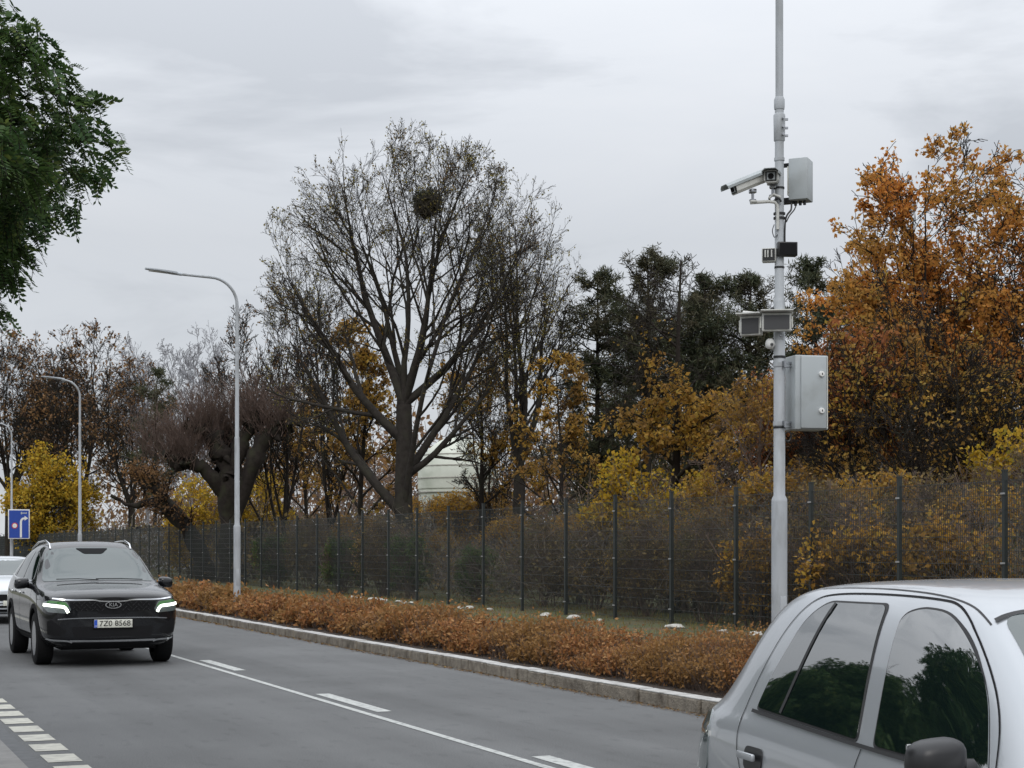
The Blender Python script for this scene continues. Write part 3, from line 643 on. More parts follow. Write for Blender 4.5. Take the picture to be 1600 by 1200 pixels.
# litter on the bed, in the gutter and behind the hedge
n = 22000; y = 1 / rg.uniform(1 / 90, 1 / 6, n); x = np.where(rg.uniform(size=n) < .35, rg.normal(8.06, .05, n), rg.uniform(8.3, 18, n)); z = np.where(x < 8.14, .008, .112)
z = np.where(x > 12.2, .13, z); q = np.stack([x, y, z], 1); v, f, r_ = leaves(q, 1, rg, .7); c = np.repeat(q, 4, 0); dlt = (v - c) * .045 * np.repeat(np.clip(y / 20, .7, 3), 4)[:, None]; dlt[:, 2] *= .3; v = c + dlt; v[:, 2] = np.maximum(v[:, 2], np.repeat(z, 4))
fo = np_obj('fallen_leaves', v, f, LF['litter'], rnd=r_); tag(fo, 'scattered fallen leaves along the kerb and under the hedge', 'fallen leaves', kind='stuff')
# grass tufts behind the hedge
n = 40000; y = 1 / rg.uniform(1 / 70, 1 / 6, n); x = rg.uniform(10.2, 18, n); p = np.stack([x, y, np.full(n, .11)], 1); d = rdir(n, rg) * .5; d[:, 2] = 1; d = nrm(d)
L = rg.uniform(.04, .16, n) * (1 + .5 * np.sin(x * 2 + y)); sd_ = nrm(np.cross(d, rdir(n, rg))) * (.004 * np.clip(y / 20, .7, 3))[:, None]
v = np.stack([p - sd_, p + sd_, p + d * L[:, None] + sd_ * .2, p + d * L[:, None] - sd_ * .2], 1).reshape(-1, 3)
gr_ = np_obj('grass_blades', v, np.arange(4 * n).reshape(n, 4), LF['olive'], rnd=rg.uniform(0, 1, n)); tag(gr_, 'rough grass between the russet hedge and the mesh fence', 'grass', kind='stuff')
# pale edging stones behind the hedge
rg2 = random.Random(5)
def stone():
    bm = bmesh.new(); bmesh.ops.create_icosphere(bm, subdivisions=2, radius=.16)
    for v_ in bm.verts: v_.co *= 1 + rg2.uniform(-.18, .18); v_.co.z *= .6; v_.co.x *= 1.5
    me = bpy.data.meshes.new('edging_stone'); bm.to_mesh(me); bm.free(); me.materials.append(MT['stone']); smooth(me, 60)
    o = bpy.data.objects.new('edging_stone', me); COL.objects.link(o); return o
st0 = None; sts = [stone() for _ in range(4)]
for i in [k for k in range(44) if rg2.random() < .62]:
    o = sts[i % 4].copy(); COL.objects.link(o)
    yy = 17 + i * .72 + rg2.uniform(-.25, .25); o.location = (15.0 + rg2.uniform(-.12, .12), yy, .15); o.rotation_euler = (rg2.uniform(-.2, .2), 0, 1.57 + rg2.uniform(-.6, .6)); k = rg2.uniform(.45, .9); o.scale = (k, k * .8, k * .7)
    tag(o, 'rough pale edging stone lying in the row between the russet hedge and the fence', 'stone', 'pale stones behind the hedge')
for o in sts: bpy.data.objects.remove(o)
# ---------------------------------------------------------------- dark green street tree on the near side (upper left)
rg = np.random.default_rng(31); C = np.array([0, 0, 6.85]); RR = np.array([4.7, 4.7, 4.5])
parts, _ = make_tree(31, 12, 8.6, 4.3, 3.2, trunk_h=4.6, r0=.24, leaders=7, spread=(25, 80), n=(12, 8, 6), leaf=0, minr=.006, up=.03, ang=(30, 60), t_low=.2)
rr = np.random.default_rng(32)
nl = 95000; u = rdir(nl, rr); rad = rr.uniform(.1, 1, nl) ** .22
lump = 1 + .11 * np.sin(u[:, 0] * 7 + 1) * np.sin(u[:, 2] * 6) + .10 * np.sin(u[:, 1] * 9 + u[:, 2] * 11) + .05 * np.sin(u[:, 2] * 23 + u[:, 0] * 17)
uu = u * RR; uu[:, 2] = np.where(u[:, 2] < 0, u[:, 2] * 1.5, uu[:, 2]); pos = C + uu * (rad * lump)[:, None]; hole = np.sin(pos[:, 0] * 3.1) * np.sin(pos[:, 1] * 2.7 + 1) * np.sin(pos[:, 2] * 3.7) > .40; pos = pos[~hole]; u = u[~hole]
# pinnate spray: 13 leaflets on a drooping stalk
def sprays(pos, outw, rg, L=.20, ll=.10):
    n = len(pos); a = nrm(outw * .6 + .7 * rg.normal(size=(n, 3)) + np.array([0, 0, -.2])); b = nrm(np.cross(a, np.array([0, 0, 1.]) + .35 * rg.normal(size=(n, 3)))); c = np.cross(a, b)
    vs = []; rn = []; base = rg.uniform(0, 1, n); s = rg.uniform(.7, 1.2, n)[:, None]
    for j in range(13):
        t = (j // 2 + 1) / 7; sg = (1 if j % 2 else -1) if j < 12 else 0
        o = pos + a * (t * L) * s - np.array([0, 0, 1.]) * (t * t * .12) * s
        dd = nrm(a * .5 + b * sg * 1.0 + c * .1 * rg.normal(size=(n, 1))) if sg else a
        w_ = nrm(np.cross(dd, c)); l = ll * s * (1.1 - .4 * t)
        vs.append(np.stack([o, o + dd * l * .5 + w_ * l * .24, o + dd * l, o + dd * l * .5 - w_ * l * .24], 1)); rn.append(np.clip(base + rg.uniform(-.2, .2, n), 0, 1))
    st = np.stack([pos, pos + a * L * .5 * s - np.array([0, 0, .03]), pos + a * L * s - np.array([0, 0, .12]) * s], 1)
    v = np.stack(vs, 1).reshape(-1, 3); return v, np.arange(len(v)).reshape(-1, 4), np.stack(rn, 1).ravel(), st
v, f, r_, st = sprays(pos, u, rr)
gt = thing('street_tree', 'dark green leafy tree overhanging the upper left corner', 'tree', (-1.24, 10.67, .0)); gt.scale = (.53, .53, .53)
tv = join(parts + [tubes(st, np.full((len(st), 3), .004), 3)]); np_obj('trunk', tv[0], tv[1], MT['bark'], gt, sm=True); np_obj('crown', v, f, LF['dark_green'], gt, rnd=r_)
# trees on the near side, seen mirrored in the silver car's windows
for (x, y, rz, sc, lb) in ((-7, 37, 1.1, .98, 'lower dark green tree far down the near side, mirrored in the silver car window'), (-15.5, 34, 2.3, 1.1, 'broader dark green tree set back on the near side, mirrored in the silver car window'), (-3.5, 56, 4.0, 1.1, 'furthest dark green tree beside the near pavement, mirrored in the silver car window')):
    c = copy_tree(gt); c.location = (x, y, 0); c.rotation_euler = (0, 0, rz); c.scale = (sc, sc, sc); c['label'] = lb
# ---------------------------------------------------------------- mesh fence
FX = 15.8; S0 = W(1150, 2600 / (.921 * 1450 / FX))[1]; Y0 = S0 - 2.5 * 4
fe = thing('mesh_fence', 'long dark green mesh fence with square posts along the far side of the grass', 'fence', (FX, Y0, .12))
HP = 2.62
pm = M().box((0, 0, HP / 2), (.062, .062, HP)).box((0, 0, HP + .012), (.072, .072, .024)); post0 = obj('post', pm, MT['fence'], fe, sm=False)
clips = [obj('clip', M().box((-.04, 0, z), (.02, .08, .026)), MT['clip'], post0, sm=False) for z in (.3, 1.3, 2.3)]
vs, fs = [], []
def nbox(c, d):
    n = 8 * len(vs); x, y, z = c; a, b, e_ = d[0] / 2, d[1] / 2, d[2] / 2
    vs.append([(x + i * a, y + j * b, z + k * e_) for i in (-1, 1) for j in (-1, 1) for k in (-1, 1)])
    fs.append([(n, n + 1, n + 3, n + 2), (n + 4, n + 6, n + 7, n + 5), (n, n + 4, n + 5, n + 1), (n + 2, n + 3, n + 7, n + 6)])
for i in range(1, 50): nbox((0, i * .05, 1.27), (.005, .0066, 2.46))
v2, f2 = np.array(vs).reshape(-1, 3), np.array(fs).reshape(-1, 4)
vs, fs = [], []
for i in range(13):
    for sx in (0,): 
        n = 8 * len(vs); z = .08 + i * .2
        vs.append([(sx + a * .003, b, z + c * .004) for a in (-1, 1) for b in (.03, 2.47) for c in (-1, 1)])
        fs.append([(n, n + 1, n + 3, n + 2), (n + 4, n + 6, n + 7, n + 5), (n, n + 2, n + 6, n + 4), (n + 1, n + 5, n + 7, n + 3)])
pv, pf = join([(v2, f2), (np.array(vs).reshape(-1, 3), np.array(fs).reshape(-1, 4))])
pan0 = np_obj('mesh_panel', pv, pf, MT['fence'], fe)
for i in range(1, 62):
    p_ = post0.copy(); COL.objects.link(p_); p_.parent = fe; p_.location = (0, i * 2.5, 0)
    for cq in clips: c_ = cq.copy(); COL.objects.link(c_); c_.parent = p_
    q_ = pan0.copy(); COL.objects.link(q_); q_.parent = fe; q_.location = (0, i * 2.5, 0)
# small board on a post behind the fence
X, Y = W(1181, 33.5); sb = thing('notice_post', 'small white tag on a short dark post behind the fence, left of the grey pole', 'signpost', (X, Y, .12), -PHI)
obj('post', M().box((0, 0, .36), (.05, .05, .72)), MT['fence'], sb, sm=False)
obj('tag', M().box((0, -.035, .68), (.12, .012, .10), bev=.004), MT['white'], sb, sm=False)
X, Y = W(1200, 34.5); tb2 = thing('garden_bench', 'low dark bench behind the fence beside the white tagged post', 'bench', (X, Y, .12), -PHI)
obj('seat', M().box((.2, 0, .46), (1.3, .42, .05)), MT['matt_black'], tb2, sm=False); obj('backrest', M().box((.2, .2, .78), (1.3, .05, .3)), MT['matt_black'], tb2, sm=False)
for sx in (-.35, .75): obj('leg', M().box((sx, 0, .22), (.06, .36, .43)), MT['matt_black'], tb2, sm=False)
# pale low building glimpsed through the far fence
X, Y = W(300, 118); bd = thing('low_building', 'small pale building glimpsed through the fence left of the willow', 'building', (X, Y, .1), .3)
obj('wall', M().box((0, 0, 1.4), (7, 4, 2.8)), MT['wall'], bd, sm=False); obj('roof', M().box((0, 0, 2.9), (7.5, 4.5, .2)), MT['matt_black'], bd, sm=False)
for sx in (-2, 0, 2): obj('window', M().box((sx, -2.01, 1.5), (1.1, .06, 1.1)), MT['dark_lens'], bd, sm=False)
# ---------------------------------------------------------------- street lamps
def make_lamp(label, reach=1.45):
    t = thing('street_lamp', label, 'street lamp', (0, 0, .1), 0, 'grey street lamps standing in the hedge')
    pr = [(.082, 0), (.082, 2.02), (.080, 2.05), (.060, 2.09), (.058, 4.10), (.057, 4.12), (.048, 4.15), (.046, 6.2)]
    obj('pole', M().lathe(pr, n=20), MT['grey_metal'], t)
    pts = [(0, 0, 6.15), (0, 0, 7.22)] + [(-.62 + .62 * math.cos(a), 0, 7.22 + .62 * math.sin(a)) for a in np.linspace(.15, PI / 2, 9)] + [(-reach, 0, 7.87)]
    obj('arm', M().tube(pts, [.040] * 2 + [.036] * 9 + [.032], 14), MT['grey_metal'], t)
    obj('joint_collar', M().lathe([(.052, 6.1), (.056, 6.12), (.056, 6.2), (.044, 6.23)], n=18), MT['grey_metal'], t)
    h = M(); bm = bmesh.new(); bmesh.ops.create_cube(bm, size=1)
    bmesh.ops.subdivide_edges(bm, edges=bm.edges[:], cuts=5, use_grid_fill=True)
    for v in bm.verts:
        x = v.co.x + .5; wd = .5 * (.45 + .55 * math.sin(PI * min(1, x * .9 + .12)) ** .6); th = .5 * (1 - .45 * x)
        v.co = Vector((-x * .72, v.co.y * 2 * wd * .28, v.co.z * 2 * th * .085 * (1 - .5 * (abs(v.co.y) * 2) ** 2) + .012 * x))
    h.add([v.co[:] for v in bm.verts], [[q.index for q in f.verts] for f in bm.faces]); bm.free()
    hd = obj('lamp_head', h, MT['lamp_metal'], t, ang=60, loc=(-reach + .03, 0, 7.88)); hd.rotation_euler = (0, R(4), 0)
    obj('lens', M().box((-.42, 0, -.022), (.42, .17, .012), bev=.004), MT['off_white'], hd)
    obj('spigot', M().tube([(.12, 0, -.01), (-.12, 0, 0)], [.036, .045], 12), MT['lamp_metal'], hd)
    obj('service_door', M().box((0, -.076, .85), (.075, .02, .38), bev=.006), MT['grey_metal'], t)
    return t
l0 = make_lamp('tall grey street lamp in front of the willow'); l0.location = (9.26, 38.43, .1)
for (x, y, lb) in ((9.45, 64.2, 'second grey street lamp, left of the willow above the dark car'), (9.55, 88.0, 'furthest small street lamp at the left edge, carrying the blue sign')):
    c = make_lamp(lb, .72); c.location = (x, y, .1)
mp_ = copy_tree(l0); mp_.location = (9.30, 14.85, .1); mp_['label'] = 'nearest grey pole, carrying the cameras and grey cabinets'
MX, MY, MZ = 9.30, 14.85, .1
# ---- things fixed to the nearest pole; local x = to the right in the photo, y = away, z = up
def L(px): return (px - 1218) / 150.3
def Hh(py): return 1.65 + (855 - py) / 150.3
def mounted(name, label, cat, px, py, rz=0, y=0, group=None):
    x = L(px); c, s = math.cos(-PHI), math.sin(-PHI)
    return thing(name, label, cat, (MX + x * c - y * s, MY + x * s + y * c, Hh(py)), -PHI + rz, group)
def band(z, r, h=.02, mt='black_plastic'):
    pass
# large lower cabinet
t = mounted('large_cabinet', 'large flat grey metal cabinet with two round locks on the pole', 'cabinet', 1262, 614, R(14))
obj('housing', M().box((.015, .06, 0), (.37, .27, .77), bev=.012), MT['cabinet'], t)
obj('door', M().box((.03, -.085, 0), (.285, .03, .745), bev=.008), MT['cabinet'], t)
obj('edge_trim', M().box((.178, -.085, 0), (.008, .036, .75)), MT['cabinet_pale'], t, sm=False)
for z in (.19, -.19):
    k_ = obj('lock', M().lathe([(.0, -.128), (.026, -.126), (.03, -.115), (.03, -.098)], (.11, 0, z), 20, 'y'), MT['white'], t)
    obj('keyhole', M().box((.11, -.1295, z), (.008, .004, .018)), MT['matt_black'], k_, sm=False)
for z in (.31, -.31):
    br_ = obj('bracket', M().box((-.21, .04, z), (.13, .05, .02)).box((-.21, .04, z - .04), (.13, .05, .012)).box((-.27, .02, z - .02), (.02, .14, .07)), MT['chrome_dark'], t, sm=False)
# clamps on the pole
def clamp(py, r=.066, h=.018, m='black_plastic', label='', nm='pole_clamp', grp='clamps round the nearest pole'):
    o = obj(nm, M().lathe([(r - .02, -h), (r, -h), (r, h), (r - .02, h)], n=20), MT[m], loc=(MX, MY, Hh(py))); tag(o, label, 'clamp', grp); return o
clamp(558, .064, .012, label='dark band round the nearest pole level with the top of the large cabinet')
clamp(570, .066, .022, 'grey_metal', 'grey clamp round the nearest pole at the large cabinet\'s upper bracket')
clamp(662, .066, .022, 'grey_metal', 'grey clamp round the nearest pole at the large cabinet\'s lower bracket')
clamp(668, .064, .010, label='dark band round the nearest pole at the foot of the large cabinet')
clamp(418, .052, .010, label='dark band round the nearest pole just under the small black box')
clamp(472, .053, .012, label='dark band round the nearest pole just above the pair of flat lamps')
clamp(249, .054, .016, 'grey_metal', 'grey clamp round the nearest pole at the top of the upper cabinet')
clamp(294, .053, .010, label='dark band round the nearest pole beside the upper cabinet')
clamp(334, .062, .010, label='upper dark band round the pole and conduit below the security cameras')
clamp(341, .062, .010, label='lower dark band round the pole and conduit below the security cameras')
# thick sleeve with bolts near the top
t = mounted('pole_sleeve', 'thicker bolted sleeve high on the nearest pole', 'sleeve', 1218, 200)
obj('sleeve', M().lathe([(.05, -.14), (.058, -.13), (.062, .13), (.05, .15)], n=20), MT['grey_metal'], t)
for i, z in enumerate((.09, 0, -.08)): obj('bolt', M().lathe([(.0, -.09), (.014, -.09), (.014, -.055)], (.03, 0, z), 8, 'y').box((.075, 0, z), (.03, .022, .022)), MT['chrome_dark'], t)
# upper cabinet
t = mounted('upper_cabinet', 'smaller grey cabinet high on the pole beside the security cameras', 'cabinet', 1250, 281, R(-24))
obj('housing', M().box((.0, .04, 0), (.20, .24, .43), bev=.01), MT['cabinet'], t)
obj('side_panel', M().box((-.112, .03, -.01), (.018, .17, .30), bev=.004), MT['cabinet_pale'], t)
obj('bracket', M().box((-.15, .03, .17), (.1, .05, .035)).box((-.15, .03, -.19), (.1, .05, .035)).box((-.13, .03, -.225), (.13, .06, .02)), MT['black_plastic'], t, sm=False)
for x in (-.05, .0, .045): obj('cable_gland', M().lathe([(.016, -.26), (.016, -.21)], (x, .02, 0), 10), MT['black_plastic'], t)
# cables
def cable(pts, r, label, name='cable'):
    c, s = math.cos(-PHI), math.sin(-PHI); P = []
    for px, py, y in pts:
        x = L(px); P.append(Vector((x * c - y * s, x * s + y * c, Hh(py) - Hh(pts[0][1]))))
    # smooth
    q = []
    for i in range(len(P) - 1):
        a, b, c1, d = P[max(i - 1, 0)], P[i], P[i + 1], P[min(i + 2, len(P) - 1)]
        for k in range(6):
            u = k / 6; q.append(.5 * ((2 * b) + (-a + c1) * u + (2 * a - 5 * b + 4 * c1 - d) * u * u + (-a + 3 * b - 3 * c1 + d) * u ** 3))
    q.append(P[-1]); o = obj(name, M().tube(q, r, 8), MT['black_plastic'], loc=(MX, MY, Hh(pts[0][1]))); tag(o, label, 'cable')
cable([(1237, 318, .0), (1236, 328, -.01), (1230, 336, -.02), (1227, 345, -.02), (1226, 362, -.02), (1226, 380, -.02)], .010, 'black cable leaving the left of the upper cabinet and running down the pole')
cable([(1245, 318, .0), (1241, 328, -.01), (1233, 338, -.03), (1228, 348, -.035)], .007, 'thinner black cable looping from the right of the upper cabinet to the pole')
cable([(1207, 306, -.05), (1201, 312, -.06), (1205, 318, -.06), (1214, 312, -.08), (1219, 318, -.08)], .012, 'black cable looping under the rear security camera')
cable([(1209, 352, -.04), (1206, 362, -.05), (1209, 372, -.05), (1214, 368, -.05)], .005, 'thin loose cable end on the left of the pole below the conduit')
# conduit + arm carrying the cameras
cc = M()
c_, s_ = math.cos(-PHI), math.sin(-PHI)
def pl(px, py, y=0, z0=0): x = L(px); return (x, y, Hh(py) - z0)
t = mounted('camera_bracket', 'grey tubular arm holding the long security camera on the pole', 'bracket', 1218, 318)
z0 = Hh(318)
obj('arm', M().tube([pl(1171, 319, -.07, z0), pl(1200, 317, -.07, z0), pl(1209, 318, -.07, z0), pl(1213, 322, -.06, z0), pl(1214, 332, -.055, z0), pl(1214, 360, -.055, z0)], .017, 12), MT['off_white'], t)
obj('arm', M().tube([pl(1200, 312, -.07, z0), pl(1207, 306, -.08, z0), pl(1218, 310, -.06, z0)], .014, 12), MT['off_white'], t)
obj('end_plate', M().box(pl(1176, 317, -.07, z0), (.07, .06, .02), bev=.004), MT['off_white'], t)
def cctv(label, px, py, yaw, pitch, Lh=.40, y=-.08):
    t = mounted('security_camera', label, 'security camera', px, py, 0, y, 'security camera housings on the nearest pole')
    t.rotation_euler = (0, 0, -PHI + yaw)
    rot = Matrix.Rotation(pitch, 3, 'X')
    # housing along -y (front) .. +y
    body = M(); n = 8; KK = 1.18
    prof = [(-.062, -.035), (-.045, -.058), (.045, -.058), (.062, -.035), (.062, .03), (.045, .045), (-.045, .045), (-.062, .03)]
    v = []
    for yy_ in (-Lh / 2, Lh / 2): v += [tuple(rot @ Vector((a, yy_, b))) for a, b in prof]
    body.add(v, [tuple((i, (i + 1) % 8, (i + 1) % 8 + 8, i + 8)) for i in range(8)] + [tuple(range(8)), tuple(range(8, 16))])
    hb = obj('housing', body, MT['off_white'], t, sm=False)
    sh = M(); prof = [(-.075, .012), (-.078, .034), (-.05, .058), (.05, .058), (.078, .034), (.075, .012), (.071, .012), (.072, .032), (.047, .053), (-.047, .053), (-.072, .032), (-.071, .012)]
    v = []
    for yy_ in (-Lh / 2 - .10, Lh / 2 - .03): v += [tuple(rot @ Vector((a, yy_, b))) for a, b in prof]
    sh.add(v, [tuple((i, (i + 1) % 12, (i + 1) % 12 + 12, i + 12)) for i in range(12)] + [tuple(range(12)), tuple(range(12, 24))]); obj('sun_shield', sh, MT['cabinet'], t, sm=False)
    fr = M().box(rot @ Vector((0, -Lh / 2 - .003, -.006)), (.10, .01, .082), rot, .003); fo_ = obj('front_plate', fr, MT['black_plastic'], t, sm=False)
    ring = M().box(rot @ Vector((0, -Lh / 2 - .009, -.006)), (.072, .006, .062), rot, .002); obj('window_frame', ring, MT['cabinet'], fo_, sm=False)
    le = M().lathe([(0.001, -Lh / 2 - .022), (.024, -Lh / 2 - .022), (.027, -Lh / 2 - .01)], (0, 0, -.006), 16, 'y'); le.v = [tuple(rot @ Vector(q)) for q in le.v]; obj('lens', le, MT['matt_black'], fo_)
    obj('rear_cap', M().box(rot @ Vector((0, Lh / 2 + .02, -.004)), (.13, .05, .11), rot, .01), MT['off_white'], t)
    ft = M().box((0, .05, -.075), (.06, .06, .035), None, .004).lathe([(.014, -.15), (.014, -.07)], (0, .05, 0), 10).lathe([(.035, -.158), (.035, -.148)], (0, .05, 0), 12); obj('foot', ft, MT['chrome_dark'], t)
    t.scale = (1.15, 1.0, 1.2)
    return t
cctv('long pale security camera pointing left and down on the pole', 1168, 287, R(-72), R(20), .36, -.07)
cctv('security camera facing the viewer directly against the pole', 1206, 278, R(-14), R(6), .34, -.05)
# small beige and black boxes
t = mounted('small_beige_box', 'small beige louvred sensor box left of the pole below the security cameras', 'sensor box', 1201, 399, R(-14), -.03)
obj('housing', M().box((0, .04, 0), (.145, .11, .14), bev=.006), MT['off_white'], t)
obj('front_panel', M().box((0, -.018, 0), (.125, .008, .12)), MT['black_plastic'], t, sm=False)
for x in (-.035, -.008, .03): obj('louvre', M().box((x, -.026, .01), (.014, .01, .075)), MT['off_white'], t, sm=False)
t = mounted('small_black_box', 'small black box on the right front of the pole below the upper cabinet', 'sensor box', 1229, 391, R(6), -.08)
obj('housing', M().box((0, .03, 0), (.205, .09, .145), bev=.006), MT['black_plastic'], t); obj('front_panel', M().box((0, -.018, 0), (.175, .008, .118)), MT['matt_black'], t, sm=False)
obj('bracket', M().box((-.06, .09, 0), (.04, .06, .05)), MT['chrome_dark'], t, sm=False)
# pair of flat infrared lamps
def irlamp(label, px, py, w_, h_, rz, y):
    t = mounted('flat_lamp', label, 'floodlight', px, py, rz, y, 'flat grey lamps on the nearest pole')
    obj('housing', M().box((0, .045, 0), (w_ + .02, .09, h_ + .02), bev=.006), MT['off_white'], t)
    obj('front_panel', M().box((0, -.004, -.004), (w_ - .02, .012, h_ - .02)), MT['dark_lens'], t, sm=False)
    obj('hood', M().box((0, .0, h_ / 2 + .022), (w_ + .05, .20, .012), Matrix.Rotation(R(-4), 3, 'X')), MT['off_white'], t, sm=False)
    for sx in (-1, 1): obj('side_bracket', M().box((sx * (w_ / 2 + .022), .04, 0), (.012, .03, h_ * .7)), MT['cabinet_pale'], t, sm=False)
    return t
irlamp('flat grey floodlight in front of the pole, right one of the pair', 1210, 506, .28, .165, R(-6), -.16)
irlamp('flat grey floodlight left of the pole, left one of the pair', 1172, 509, .20, .18, R(-24), -.02)
t = mounted('lamp_crossbar', 'pale crossbar above the pair of flat floodlights on the pole', 'bracket', 1190, 490, 0, .03)
obj('bar', M().box((0, 0, 0), (.38, .05, .025), Matrix.Rotation(R(6), 3, 'Y')), MT['white'], t, sm=False); obj('cable_clip', M().tube([(.08, -.02, .02), (.11, -.03, .06), (.16, -.05, .035), (.2, -.08, -.01)], .010, 8), MT['black_plastic'], t)
t = mounted('dome_sensor', 'small white rounded sensor on the left of the pole under the flat lamps', 'sensor', 1203, 538, 0, -.02)
obj('shell', M().lathe([(.004, -.052), (.03, -.045), (.046, -.025), (.05, 0), (.046, .025), (.035, .045), (.02, .055)], n=20), MT['white'], t); obj('bracket', M().box((.055, 0, .0), (.06, .03, .03)), MT['cabinet'], t, sm=False); obj('eye', M().lathe([(.001, -.058), (.016, -.055), (.018, -.04)], (.012, 0, -.008), 14, 'y'), MT['dark_lens'], t)
t = mounted('mounting_plate', 'small metal fixing plate on the pole directly below the flat floodlights', 'plate', 1219, 527, 0, -.055)
obj('plate', M().box((0, 0, 0), (.06, .01, .06), bev=.004), MT['grey_metal'], t); obj('bolt', M().lathe([(.0, -.02), (.012, -.018), (.012, 0)], (0, 0, .01), 8, 'y'), MT['chrome_dark'], t)
t = mounted('cable_loop', 'small coiled black cable on the pole under the large cabinet', 'cable', 1233, 682, 0, 0)
obj('coil', M().tube([(.035 * math.cos(a) - .01, .0, .05 * math.sin(a)) for a in np.linspace(0, 2 * PI, 17)], .008, 8), MT['black_plastic'], t)
# ---------------------------------------------------------------- blue lane sign on the furthest lamp
s_ = 2600 / 84.5; t = thing('road_sign', 'blue rectangular direction sign with white arrow in front of the furthest lamp', 'road sign', (9.55 - .42, 87.8, 1.65 + (855 - 819) / s_), -R(12)); t.location.x = W(29.5, 84.4)[0]; t.location.y = W(29.5, 84.4)[1]
obj('panel', M().box((0, .02, 0), (1.06, .03, 1.50), bev=.01), MT['white'], t); obj('face', M().box((0, 0, 0), (.96, .012, 1.40)), MT['sign_blue'], t, sm=False)
ar = M(); pts = [(.10, -.66), (.10, .12), (.13, .22), (.20, .28), (.30, .30)]
for i in range(len(pts) - 1):
    a, b = Vector((pts[i][0], 0, pts[i][1])), Vector((pts[i + 1][0], 0, pts[i + 1][1])); d = b - a; ar.box(((a.x + b.x) / 2, -.011 - i * .0006, (a.z + b.z) / 2), (d.length + .04, .008, .10), Matrix.Rotation(-math.atan2(d.z, d.x), 3, 'Y'))
ar.add([(.28, -.018, .18), (.28, -.018, .42), (.46, -.018, .30), (.28, -.008, .18), (.28, -.008, .42), (.46, -.008, .30)], [(0, 2, 1), (3, 4, 5), (0, 1, 4, 3), (1, 2, 5, 4), (2, 0, 3, 5)])
obj('arrow', ar, MT['white'], t, sm=False)
obj('road_mark', M().box((.24, -.01, .56), (.30, .008, .05)).box((.13, -.01, .56), (.05, .009, .13)).box((.38, -.0105, .57), (.03, .008, .09)), MT['lamp_metal'], t, sm=False)
rd = obj('prohibition_disc', M().lathe([(.001, -.014), (.15, -.013), (.155, -.006)], (-.20, 0, -.08), 24, 'y'), MT['sign_red'], t); obj('disc_centre', M().lathe([(.001, -.019), (.11, -.018), (.112, -.012)], (-.20, 0, -.08), 24, 'y'), MT['white'], rd)
# ---------------------------------------------------------------- cars
def body_mesh(st, arches, crease_v=(), lv=3):
    "st rows: x, zb, yb, (y,z)x6 , zr ; returns evaluated mesh (material 0 paint, 1 arch liner)"
    bm = bmesh.new(); rings = []
    for r in st:
        x, zb, yb = r[:3]; pts = [(0, zb), (yb, zb)] + list(r[3:-1]) + [(0, r[-1])]
        full = pts + [(-a, b) for a, b in pts[-2:0:-1]]
        rings.append([bm.verts.new((x, a, b)) for a, b in full])
    n = len(rings[0])
    for A, B in zip(rings, rings[1:]):
        for k in range(n): bm.faces.new((A[k], A[(k + 1) % n], B[(k + 1) % n], B[k]))
    def cap(ring, rev):
        h = (n) // 2; L_ = ring[:h + 1]; Rr_ = [ring[0]] + ring[:h - 1:-1]   # right side 0..h, left side 0, n-1..h
        mid = [ring[0]]
        for k in range(1, h):
            a, b = L_[k], ring[n - k]; mid.append(bm.verts.new(((a.co.x), 0, (a.co.z + b.co.z) / 2)))
        mid.append(ring[h])
        for k in range(h):
            for S in (L_, Rr_):
                f = [mid[k], S[k], S[k + 1], mid[k + 1]]; f = list(dict.fromkeys(f))
                if len(f) > 2: bm.faces.new(f)
    cap(rings[0], 0); cap(rings[-1], 1)
    bmesh.ops.recalc_face_normals(bm, faces=bm.faces)
    cl = bm.edges.layers.float.new('crease_edge')
    for e_ in bm.edges:
        ks = []
        for v in e_.verts:
            for R_ in rings:
                if v in R_: i = R_.index(v); ks.append(min(i, n - i))
        if len(ks) == 2 and ks[0] == ks[1]:
            for kk, cv in crease_v:
                if ks[0] == kk: e_[cl] = cv
    me = bpy.data.meshes.new('cage'); bm.to_mesh(me); bm.free(); me.materials.append(None); me.materials.append(None)
    o = bpy.data.objects.new('cage', me); COL.objects.link(o)
    sb_ = o.modifiers.new('s', 'SUBSURF'); sb_.levels = lv; sb_.render_levels = lv
    cuts = []
    for (ax, az, ar_, hw) in arches:
        for sg in (-1, 1):
            m = M().lathe([(ar_, hw - .30), (ar_, hw + .3)], (0, 0, 0), 40, 'y'); m.v = [(a + ax, sg * b, c + az) for a, b, c in m.v]
            q = bpy.data.meshes.new('cut'); q.from_pydata(m.v, [], m.f); bq = bmesh.new(); bq.from_mesh(q); bmesh.ops.recalc_face_normals(bq, faces=bq.faces); bq.to_mesh(q); bq.free()
            q.materials.append(None); q.materials.append(None)
            for p_ in q.polygons: p_.material_index = 1
            c = bpy.data.objects.new('cut', q); COL.objects.link(c); cuts.append(c)
            b = o.modifiers.new('b', 'BOOLEAN'); b.object = c; b.operation = 'DIFFERENCE'; b.solver = 'EXACT'
    dg = bpy.context.evaluated_depsgraph_get(); dg.update()
    res = bpy.data.meshes.new_from_object(o.evaluated_get(dg))
    for m_ in list(o.modifiers):
        if m_.type == 'BOOLEAN': o.modifiers.remove(m_)
    dg.update(); plain = bpy.data.meshes.new_from_object(o.evaluated_get(dg))
    for c in cuts + [o]: bpy.data.objects.remove(c)
    bp = bmesh.new(); bp.from_mesh(plain); bp.normal_update(); bv = BVHTree.FromBMesh(bp); vn = [v.normal.copy() for v in bp.verts]
    fv = [[v.index for v in f.verts] for f in bp.faces]; co = [v.co.copy() for v in bp.verts]
    return res, (bv, vn, fv, co)
